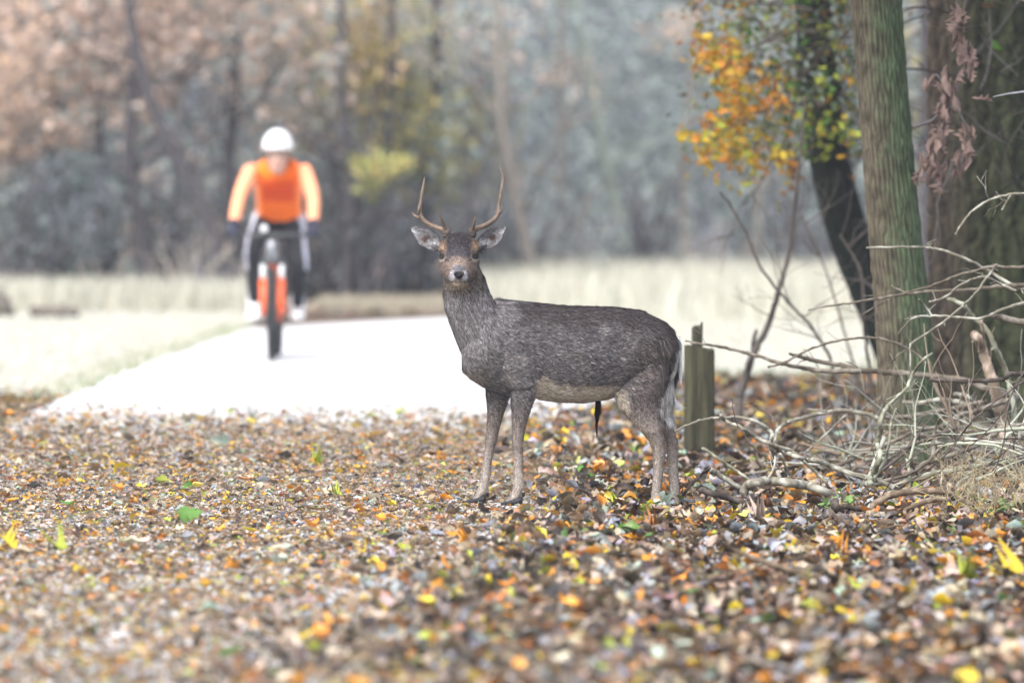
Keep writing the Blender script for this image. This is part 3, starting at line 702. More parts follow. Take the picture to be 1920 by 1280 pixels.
    # ---- tail and sheath tuft
    def strands(name, n, core, fn, seed, wid):
        r = np.random.default_rng(seed); VV, CC = [], []
        for _ in range(n):
            t0 = r.random(); pts, col = fn(r, t0)
            pts = np.array(pts); k = len(pts)
            for j, p in enumerate(pts):
                ww = wid * (1 - (j / (k - 1)) ** 2 * .9); VV += [p + (-ww, 0, 0), p + (ww, 0, ww)]; CC += [col, col]
        k = len(pts); b_ = (np.arange(n) * 2 * k)[:, None, None]; q = np.array([[2 * j, 2 * j + 1, 2 * j + 3, 2 * j + 2] for j in range(k - 1)])[None]
        m = np_mesh(name, VV, (b_ + q).reshape(-1, 4), CC); o = link(name, m, M_FUR, root); return o
    def tailfn(r, t):
        s0 = np.array((1270 + r.normal(0, 2), 630 + 62 * t ** 1.1, .17 + r.normal(0, .008)))
        side = r.random()
        if side < .26: col = (.03, .03, .034); off = -2
        else: col = tuple(np.array((.80, .80, .80)) * r.uniform(.8, 1.05)); off = r.uniform(-6, 10)
        pts = [(s0[0], s0[1]), (s0[0] - 1 + off * .5, s0[1] + 20), (s0[0] - 5 + off * .8 + r.normal(0, 1.2), s0[1] + 40)]
        if t > .55 and side >= .26: pts = [(s0[0] - 3, s0[1]), (1258 + r.normal(0, 2), s0[1] + 30), (1258 + r.normal(0, 2), 742 + r.normal(0, 4)), (1264 + r.normal(0, 3), 756 + r.normal(0, 3)), (1275 + r.normal(0, 4), 765 + r.normal(0, 4))]
        elif side > .9: pts = [(s0[0] + 2, s0[1]), (s0[0] + 6, s0[1] + 25), (1276 + r.normal(0, 2), s0[1] + 50), (1277, min(s0[1] + 62, 728))]
        q = np.array([L(x, y, s0[2] + r.normal(0, .004)) for x, y in pts])
        tt = np.linspace(0, len(q) - 1, 6); q = np.stack([np.interp(tt, np.arange(len(q)), q[:, j]) for j in range(3)], 1)
        return q, col
    strands('tail', 1500, None, tailfn, 8, .0014)
    def tuft(r, t):
        x0 = 1121 + r.normal(0, 2.4); q = [L(x0, 752, .0), L(x0 - 1 + r.normal(0, 1), 775, .0), L(1118.5 + r.normal(0, .9), 797, 0), L(1119.5 + r.normal(0, .6), 806 + 16 * r.random(), 0)]
        k = r.random(); return np.array(q), tuple(np.array((.09, .055, .035)) * r.uniform(.5, 1.6))
    strands('sheath_tuft', 160, None, tuft, 9, .0009)
    # whiskers of chest and belly edges are carried by the fur
    return root
make_deer()

# ------------------------------------------------------------------ woody things on the right
RT = random.Random(77)
def polyline(pts, n):
    """smooth curve through points (Catmull-Rom), n points per span"""
    pts = np.array(pts, float); o_ = []
    for i in range(len(pts) - 1):
        p = [pts[max(i - 1, 0)], pts[i], pts[i + 1], pts[min(i + 2, len(pts) - 1)]]
        for t in np.linspace(0, 1, n, endpoint=False):
            o_.append(.5 * (2 * p[1] + (p[2] - p[0]) * t + (2 * p[0] - 5 * p[1] + 4 * p[2] - p[3]) * t * t + (3 * p[1] - p[0] - 3 * p[2] + p[3]) * t ** 3))
    return np.array(o_ + [pts[-1]])

def bark_trunk(pts, rad, sides=110, rings_per_m=70, ridge=0.012, cells=22, base_col=(.15, .12, .085), crack=(.045, .035, .026), moss=None, moss_dir=(1, -.2, 0), moss_amt=.8, flare=0.0, seed=0, flute=0.0, nfl=5):
    """trunk with real bark ridges -> V, quads, colours (world coordinates)"""
    r = np.random.default_rng(seed)
    C = polyline(pts, 10); s = np.concatenate([[0], np.cumsum(np.linalg.norm(np.diff(C, axis=0), axis=1))])
    n = int(s[-1] * rings_per_m) + 2; t = np.linspace(0, s[-1], n)
    C2 = np.stack([np.interp(t, s, C[:, j]) for j in range(3)], 1)
    Rr = np.interp(t, np.linspace(0, s[-1], len(rad)), rad); Rr = Rr * (1 + flare * np.exp(-t / 0.16))
    th = np.linspace(0, 2 * math.pi, sides, endpoint=False); TH, TT = np.meshgrid(th, t)
    RR = np.repeat(Rr[:, None], sides, 1)
    Xn = np.stack([.16 * np.cos(TH), .16 * np.sin(TH), TT * .55], -1).reshape(-1, 3)
    wv = 1.0 * Noise(seed + 20, 7)(Xn).reshape(TH.shape) + .75 * Noise(seed + 21, 16)(Xn).reshape(TH.shape) + .5 * np.sin(TT * 2.3 + seed)
    a = np.abs(np.sin(cells / 2 * TH + wv)); b = np.abs(np.sin(round(cells * .37) * TH - wv * 1.5 + 1.1 + np.sin(TT * 5)))
    br = 0.5 + 0.5 * np.sin(TT * 38 + 6 * np.sin(TH * 5 + TT * 3) + 4 * np.sin(cells * .5 * TH))
    H = np.clip(np.minimum(a, .35 + b) * 1.25, 0, 1) ** 0.7 * (0.66 + 0.34 * br) * (.6 + .4 * np.clip(b * 2, 0, 1))
    nz = Noise(seed + 5, 14); X0 = np.stack([RR * np.cos(TH), RR * np.sin(TH), TT], -1).reshape(-1, 3)
    nn = nz(X0).reshape(TH.shape); H = np.clip(H + .15 * nn, 0, 1.2)
    fl = 1 + flute * np.sin(TH * nfl + .8 * np.sin(TT * .9) + seed) * (1 + 1.5 * np.exp(-TT / .4)) + .03 * np.sin(TH * 2 + TT * 1.4 + seed)
    Rf = RR * fl + (H - .5) * ridge
    V = C2[:, None, :] + np.stack([Rf * np.cos(TH), Rf * np.sin(TH), 0 * TH], -1)
    i = np.arange(n * sides).reshape(n, sides); j = np.roll(i, -1, 1)
    Q = np.stack([i[:-1], j[:-1], j[1:], i[1:]], -1).reshape(-1, 4)
    col = np.array(crack) * (1 - H[..., None]) + np.array(base_col) * H[..., None]
    if moss is not None:
        md = np.array(moss_dir, float); md /= np.linalg.norm(md)
        m = sm(-.35, 1.1, np.cos(TH) * md[0] + np.sin(TH) * md[1] + .30 * nn) * moss_amt
        col = col * (1 - m[..., None]) + np.array(moss) * (0.45 + .75 * H[..., None]) * m[..., None]
    return V.reshape(-1, 3), Q, np.clip(col.reshape(-1, 3) * (1 + .15 * nn.reshape(-1, 1)), 0.004, 1)

def center(px0, px1, py, d): return P((px0 + px1) / 2, py, d)
def put_trunk(name, parent, base, V, Q, Cc):
    return link(name, np_mesh(name, V - np.asarray(base), Q, Cc), M_BARK, parent)
MOSS = (.055, .088, .044)
def limb(mb, p0, dirv, length, r0, rng, depth=2, col=(.10, .085, .065), wig=.18, kids=4, droop=0.0, n=7):
    """a crooked branch with side twigs; returns tip points"""
    pts = [np.array(p0, float)]; d = np.array(dirv, float); d /= np.linalg.norm(d); m = 7; tips = []
    for i in range(m):
        d = d + np.array([rng.gauss(0, wig) for _ in range(3)]) + (0, 0, -droop); d /= np.linalg.norm(d); pts.append(pts[-1] + d * length / m)
    rad = [max(r0 * (1 - .8 * i / m), .0012) for i in range(m + 1)]
    mb.tube(pts, rad, n if r0 > .006 else 4, col=tuple(np.array(col) * rng.uniform(.8, 1.25)), rng=rng, jit=.08)
    tips.append((pts[-1], d)); tips.append((pts[-3], d))
    if depth > 0:
        for k in range(kids):
            i = rng.randint(2, m - 1); q = np.array([rng.gauss(0, 1) for _ in range(3)]); q -= d * q.dot(d); q /= np.linalg.norm(q)
            tips += limb(mb, pts[i], d * .8 + q * rng.uniform(.5, 1.0), length * rng.uniform(.35, .6), rad[i] * .6, rng, depth - 1, col, wig, max(kids - 1, 2), droop, n)
    return tips

# --- front oak trunk with ridged bark
dA = 26.7
A = [P(1712, 862, dA), P(1705, 800, dA), P(1700, 700, dA), P(1690, 560, dA), P(1676, 420, dA), P(1658, 200, dA), P(1643, 0, dA), P(1628, -230, dA), P(1618, -520, dA + .1), P(1640, -900, dA + .2)]
baseA = A[0].copy(); tA = thing('oak_tree', 'oak with ridged bark and a green algae-stained side, standing behind the dead branches', 'tree', baseA)
k = F / dA
put_trunk('trunk', tA, baseA, *bark_trunk(A, [r_ / k for r_ in (58, 52, 50, 48, 46, 47, 46, 43, 38, 30, 24)], 150, 80, .014, 34, (.150, .128, .088), (.014, .012, .009), MOSS, (1, -.55, 0), .85, .30, 3))
mb = MB(); rr = random.Random(31); tipsA = []
for q in range(9):
    z0 = P(1640, -620 - 35 * q, dA); a_ = rr.uniform(0, 6.28); tipsA += limb(mb, z0, (math.cos(a_), math.sin(a_), .5), rr.uniform(1.5, 2.6), .05, rr, 2, wig=.14)
mb.v = [tuple(np.array(v) - baseA) for v in mb.v]; mb.build('branch', M_TWIG, tA, colors=True)
def crown_leaves(name, parent, base, tips, n_per, spread, size, pal, rng_seed, wts=None, mat=None):
    r = np.random.default_rng(rng_seed); T = np.array([t[0] for t in tips]); n = len(T) * n_per
    pos = np.repeat(T, n_per, 0) + r.normal(0, spread, (n, 3))
    cols = np.array([PAL[k_] if isinstance(k_, str) else k_ for k_ in pal]); p_ = np.array(wts or [1] * len(cols), float); p_ /= p_.sum()
    c = cols[r.choice(len(cols), n, p=p_)] * r.uniform(.7, 1.2, (n, 1))
    return litter(name, None, pos - np.asarray(base), r.uniform(size * .7, size * 1.3, n), r.uniform(0, 6.28, n), r.normal(0, .8, n), r.normal(0, .8, n), c, mat or M_FOL, parent)
crown_leaves('crown', tA, baseA, tipsA, 22, .22, .09, ['gold', 'brown', 'green', 'tan'], 41)

# --- stout mossy tree behind
dB = 30.2; k = F / dB
B = [P(1868, 800, dB), P(1864, 700, dB), P(1856, 500, dB), P(1852, 250, dB), P(1850, 0, dB), P(1845, -300, dB), P(1840, -800, dB)]
baseB = B[0].copy(); tB = thing('mossy_tree', 'stout fluted tree trunk with brown and mossy stripes behind the oak', 'tree', baseB)
put_trunk('trunk', tB, baseB, *bark_trunk(B, [r_ / k for r_ in (124, 112, 106, 104, 100, 96, 80)], 170, 60, .030, 26, (.085, .066, .048), (.014, .011, .009), (.050, .066, .028), (.5, -.5, 0), .75, .25, 9, .085, 7))
mb = MB(); tipsB = []
for q in range(10):
    z0 = P(1850, -60 - 110 * q, dB - .1); a_ = rr.uniform(0, 6.28); tipsB += limb(mb, z0, (math.cos(a_), math.sin(a_), .35), rr.uniform(1.6, 3.2), .06, rr, 2, wig=.15)
mb.v = [tuple(np.array(v) - baseB) for v in mb.v]; mb.build('branch', M_TWIG, tB, colors=True)
m = MB()
for q in range(60):
    p_ = P(rr.uniform(1735, 1960), rr.uniform(-40, 430), rr.uniform(28.3, 29.3)) - baseB
    limb(m, p_, (rr.gauss(0, 1), rr.gauss(0, .3), rr.gauss(.2, .8)), rr.uniform(.25, .8), rr.uniform(.002, .008), rr, 1, rr.choice([(.05, .042, .034), (.10, .085, .07), (.16, .15, .14), (.03, .026, .022)]), .15, 3)
m.build('twigs', M_TWIG, tB, colors=True)['kind'] = 'stuff'
crown_leaves('crown', tB, baseB, tipsB, 18, .25, .10, ['brown', 'green', 'tan', 'umber'], 42)

# --- leaning dark tree that carries the golden leaves
dD = 33.0; k = F / dD
Dp = [P(1745, 790, dD), P(1700, 700, dD), P(1640, 560, dD), P(1588, 430, dD), P(1555, 300, dD), P(1538, 180, dD), P(1525, 20, dD), P(1515, -200, dD), P(1500, -600, dD)]
baseD = Dp[0].copy(); tD = thing('leaning_tree', 'dark leaning tree with orange, yellow and green leaves on low twigs beside the oak', 'tree', baseD)
put_trunk('trunk', tD, baseD, *bark_trunk(Dp, [r_ / k for r_ in (46, 42, 40, 38, 36, 32, 28, 24, 18)], 90, 45, .010, 20, (.020, .019, .015), (.007, .007, .006), (.016, .024, .014), (-1, -.4, 0), .5, .2, 14))
DBR = [  # px polylines of the leafy limbs: (points, depth, radius px)
 ([(1530, 120), (1500, 150), (1462, 200), (1420, 255), (1365, 298)], 32.4, 4.0),
 ([(1530, 60), (1490, 60), (1440, 75), (1380, 95), (1310, 85)], 32.0, 3.2),
 ([(1590, 60), (1540, 95), (1500, 108), (1450, 130), (1400, 150)], 32.6, 4.0),
 ([(1545, 200), (1520, 185), (1490, 205), (1475, 260), (1448, 300), (1425, 345), (1400, 372), (1380, 405), (1374, 440)], 31.8, 3.0),
 ([(1525, 20), (1470, 10), (1400, 5), (1330, -5), (1270, 0)], 32.2, 3.0),
 ([(1560, 240), (1530, 262), (1500, 290), (1480, 330)], 32.6, 2.4),
 ([(1550, 150), (1590, 190), (1620, 240), (1630, 290)], 33.4, 2.6),
 ([(1520, 0), (1560, -20), (1600, 20), (1640, 60)], 32.2, 2.4),
 ([(1480, 85), (1440, 60), (1415, 30), (1390, 10)], 31.6, 2.4),
 ([(1500, 250), (1460, 235), (1420, 230), (1380, 225)], 32.0, 2.0),
 ([(1490, 205), (1450, 205), (1405, 215), (1345, 262), (1330, 250)], 31.7, 2.0)]
leafsites = []; bobjs = []
rr2 = random.Random(8)
for pts, d_, rp in DBR:
    m = MB(); pp = polyline([P(x, y, d_ + .12 * math.sin(i_ * 2.1)) for i_, (x, y) in enumerate(pts)], 6); kk = F / d_
    m.tube(pp - baseD, [max(rp * (1 - .8 * i_ / len(pp)), .7) / kk for i_ in range(len(pp))], 7, col=(.085, .07, .058), rng=rr2, jit=.1)
    for q in range(7):
        i_ = rr2.randint(2, len(pp) - 1); dv = np.array((rr2.gauss(-.2, .8), rr2.gauss(0, .6), rr2.gauss(-.3, .7)))
        tp = limb(m, pp[i_] - baseD, dv, rr2.uniform(.12, .34), .0045, rr2, 1, (.085, .07, .058), .22, 2)
        for p_, _ in tp: leafsites.append((p_, len(bobjs)))
    for p_ in pp[3:]: leafsites.append((p_ - baseD, len(bobjs)))
    bobjs.append(m.build('branch', M_TWIG, tD, colors=True))
def leaf_colour(px, py):
    if py < 40 and px < 1420: return rr2.choice(['orange', 'gold', 'gold', 'rust'])
    if px < 1480 and py > 60:
        return rr2.choice(['gold', 'orange', 'gold', 'orange', 'yellow', 'rust']) if py < 230 else rr2.choice(['gold', 'yellow', 'yellow', 'orange', 'orange', 'lime'])
    if px > 1480 and py > 200 and py < 300: return rr2.choice(['lime', 'lime', 'green', 'yellow'])
    if py > 270: return rr2.choice(['rust', 'orange', 'brown'])
    return rr2.choice(['green', 'sage', 'lime', 'brown', 'gold', 'sage', 'lime'])
CLUST = [(1330, 85, 26, 12), (1365, 98, 30, 16), (1345, 120, 28, 18), (1372, 135, 30, 16), (1360, 162, 22, 12), (1400, 150, 35, 12), (1375, 200, 26, 16), (1400, 215, 35, 16), (1350, 250, 32, 22), (1375, 262, 34, 24),
         (1330, 275, 22, 14), (1325, 298, 16, 8), (1395, 295, 36, 20), (1420, 312, 16, 8), (1280, 256, 10, 4), (1300, 258, 10, 4), (1472, 290, 28, 14), (1480, 325, 18, 8), (1455, 175, 40, 16), (1500, 215, 40, 14), (1545, 160, 40, 16),
         (1570, 235, 36, 14), (1590, 120, 30, 12), (1480, 40, 60, 14), (1560, 30, 50, 14), (1300, 0, 40, 12), (1370, 0, 30, 8), (1305, 55, 8, 3), (1318, 112, 12, 5), (1300, 125, 10, 3), (1610, 340, 10, 4), (1470, 365, 16, 4)]
lroot = np.array([c_[0] for c_ in leafsites])
nleaf = 0
for cx, cy, rad_, n_ in CLUST:
    for q in range(n_):
        px, py = rr2.gauss(cx, rad_ * .5), rr2.gauss(cy, rad_ * .5)
        if px > 1612 and py < 330: continue
        p_ = P(px, py, rr2.uniform(31.6, 32.8)) - baseD
        bi = leafsites[int(np.argmin(((lroot - p_) ** 2).sum(1)))][1]
        if nleaf < 300:
            o = link('leaf', leaf_mesh(rr2.choice(['oak', 'oval', 'oval']), leaf_colour(px, py), rr2.randrange(4)), None, bobjs[bi])
            s_ = rr2.uniform(.045, .078); o.scale = (s_, s_, s_); o.location = tuple(p_); o.rotation_euler = (rr2.uniform(.6, 1.9), rr2.gauss(0, .5), rr2.gauss(0, .9)); nleaf += 1
rn = np.random.default_rng(17); n = 2400
ppx = rn.normal(1530, 62, n); ppy = rn.uniform(-60, 300, n); ppx = np.where(rn.random(n) < .3, rn.normal(1380, 45, n), ppx)
cw = np.array([c_[3] for c_ in CLUST], float); ci = rn.choice(len(CLUST), 1000, p=cw / cw.sum()); CL = np.array(CLUST, float)[ci]
gx_, gy_ = rn.normal(CL[:, 0], CL[:, 2] * .75), rn.normal(CL[:, 1], CL[:, 2] * .75); kp = gx_ < 1600; gx_, gy_ = gx_[kp], gy_[kp]
gp = np.array([P(a_, b_, 32.3 + rn.normal(0, .4)) for a_, b_ in zip(gx_, gy_)]) - baseD; gn = len(gp)
litter('crown', None, gp, rn.uniform(.028, .052, gn), rn.uniform(0, 6.28, gn), rn.normal(0, .9, gn), rn.normal(.8, .8, gn), np.array([PAL[leaf_colour(a_, b_)] for a_, b_ in zip(gx_, gy_)]) * rn.uniform(.45, 1.0, (gn, 1)), M_FOL, tD)
pos = np.array([P(a_, b_, 33.2 + rn.normal(0, .5)) for a_, b_ in zip(ppx, ppy)]) - baseD
cc = np.array([PAL[x_] for x_ in ('green', 'sage', 'lime', 'umber', 'brown', 'gold')])[rn.choice(6, n, p=[.26, .2, .14, .2, .1, .1])] * rn.uniform(.5, 1.1, (n, 1))
litter('crown', None, pos, rn.uniform(.03, .065, n), rn.uniform(0, 6.28, n), rn.normal(0, .9, n), rn.normal(.8, .8, n), cc, M_FOL, tD)
# thin bare twigs filling the crown behind the golden leaves
m = MB()
for q in range(80):
    p_ = P(rr2.uniform(1420, 1620), rr2.uniform(-20, 300), rr2.uniform(32.8, 34)) - baseD
    limb(m, p_, (rr2.gauss(0, 1), rr2.gauss(0, .4), rr2.gauss(0, .7)), rr2.uniform(.3, .7), .0042, rr2, 1, (.14, .125, .105), .15, 3)
m.build('twigs', M_TWIG, tD, colors=True)['kind'] = 'stuff'

def shade_crown(parent, base, cx, cy, cz, rx, rz, n, pal, seed):  # unseen leaf mass added above the trees to shade trunks and verge
    r = np.random.default_rng(seed); u = r.normal(size=(n, 3)); u /= np.linalg.norm(u, axis=1)[:, None]; u *= r.random((n, 1)) ** .4
    pos = np.array((cx, cy, cz)) + u * (rx, rx, rz); pos = pos[Noise(seed, .5)(pos) > -.6]; n = len(pos)
    c = np.array([PAL[k_] for k_ in pal])[r.integers(0, len(pal), n)] * r.uniform(.6, 1.1, (n, 1))
    litter('crown', None, pos - np.asarray(base), r.uniform(.08, .15, n), r.uniform(0, 6.28, n), r.normal(0, .6, n), r.normal(0, .6, n), c, M_FOL, parent, TPL_FAR)
shade_crown(tA, baseA, baseA[0] + .3, dA - .2, 5.6, 2.3, 2.0, 5200, ['gold', 'brown', 'green', 'tan'], 51)
shade_crown(tB, baseB, baseB[0], dB - .8, 6.2, 3.0, 2.4, 7000, ['brown', 'green', 'umber', 'tan'], 52)
shade_crown(tD, baseD, baseD[0] - .6, dD, 5.6, 2.0, 1.8, 3500, ['gold', 'lime', 'green', 'brown'], 53)

# --- hanging withered brown leaves
dH = 26.6; k = F / dH
hp = [(1796, -240), (1798, -60), (1794, 60), (1812, 105), (1802, 150), (1780, 200), (1764, 250), (1752, 300), (1742, 345)]
pp = polyline([P(x, y, dH) for x, y in hp], 6)
baseH = P(1700, -240, dH); tH = thing('withered_branch', 'hanging twig with curled withered pink-brown leaves between the two tree trunks', 'branch', pp[0])
m = MB(); m.tube(pp - pp[0], [max(4 - 3.2 * i_ / len(pp), .8) / k for i_ in range(len(pp))], 7, col=(.10, .085, .085)); tw = m.build('twig', M_TWIG, tH, colors=True)
for pl in ([(1712, 238), (1735, 230), (1752, 222), (1762, 200), (1770, 175)], [(1780, 195), (1800, 215), (1815, 250), (1808, 290), (1796, 318)], [(1770, 160), (1755, 140), (1742, 160)]):
    q_ = polyline([P(x, y, dH) for x, y in pl], 5); m = MB(); m.tube(q_ - pp[0], [2.0 / k] * len(q_), 6, col=(.16, .15, .16)); m.build('twig', M_TWIG, tH, colors=True)
rr3 = random.Random(3)
M_WITH = mat_noise('withered_leaf', (.20, .13, .11), (.40, .29, .25), 30, .6, .3, .4, 60, transl=.1)
wm = []
for v_ in range(4):
    v, f = leaf_shape(*(OAK if v_ % 2 else OVAL), [(1.8, .5, .6), (2.4, -.3, -.8), (1.4, .8, .3), (2.2, .4, 1.)][v_], .2)
    v = v * (1.15, .55, .8); me = np_mesh('withered_leaf', v, f); me.materials.append(M_WITH); wm.append(me)
HC = [(1800, 15, 8, 5), (1793, 45, 10, 8), (1795, 68, 9, 5), (1812, 88, 7, 5), (1815, 108, 12, 9), (1822, 128, 8, 4), (1785, 155, 14, 9), (1776, 180, 14, 10), (1768, 205, 12, 7), (1765, 232, 12, 8), (1755, 258, 12, 9), (1762, 275, 12, 6), (1735, 298, 12, 7), (1762, 310, 9, 6), (1726, 325, 7, 4), (1765, 340, 7, 3), (1812, 240, 7, 5), (1815, 270, 9, 6), (1805, 295, 8, 5), (1798, 315, 5, 3), (1745, 150, 8, 3), (1762, 142, 6, 3)]
for cx, cy, rad_, n_ in HC:
    for q in range(n_):
        px, py = rr3.gauss(cx, rad_ * .55), rr3.gauss(cy + 6, rad_ * .7)
        o = link('leaf', rr3.choice(wm), None, tH); s_ = rr3.uniform(.05, .09); o.scale = (s_,) * 3
        o.location = tuple(P(px, py, dH + rr3.gauss(0, .04)) - pp[0]); o.rotation_euler = (rr3.uniform(0, 6.28), math.pi / 2 + rr3.gauss(0, .4), rr3.uniform(0, 6.28))
# single pale dead leaf on a pale twig in front of the mossy tree
q_ = polyline([P(x, y, 25.6) for x, y in [(1975, 160), (1920, 172), (1890, 176), (1862, 182)]], 5)
tS = thing('bare_twig', 'thin bluish twig carrying one pale withered leaf across the mossy trunk', 'twig', q_[0])
m = MB(); m.tube(q_ - q_[0], list(np.linspace(2.6, 1, len(q_)) / 417), 6, col=(.28, .30, .33)); m.build('twig', M_TWIG, tS, colors=True)
o = link('leaf', wm[1], None, tS); o.location = tuple(P(1842, 187, 25.6) - q_[0]); o.scale = (.085,) * 3; o.rotation_euler = (1.2, .2, .1)

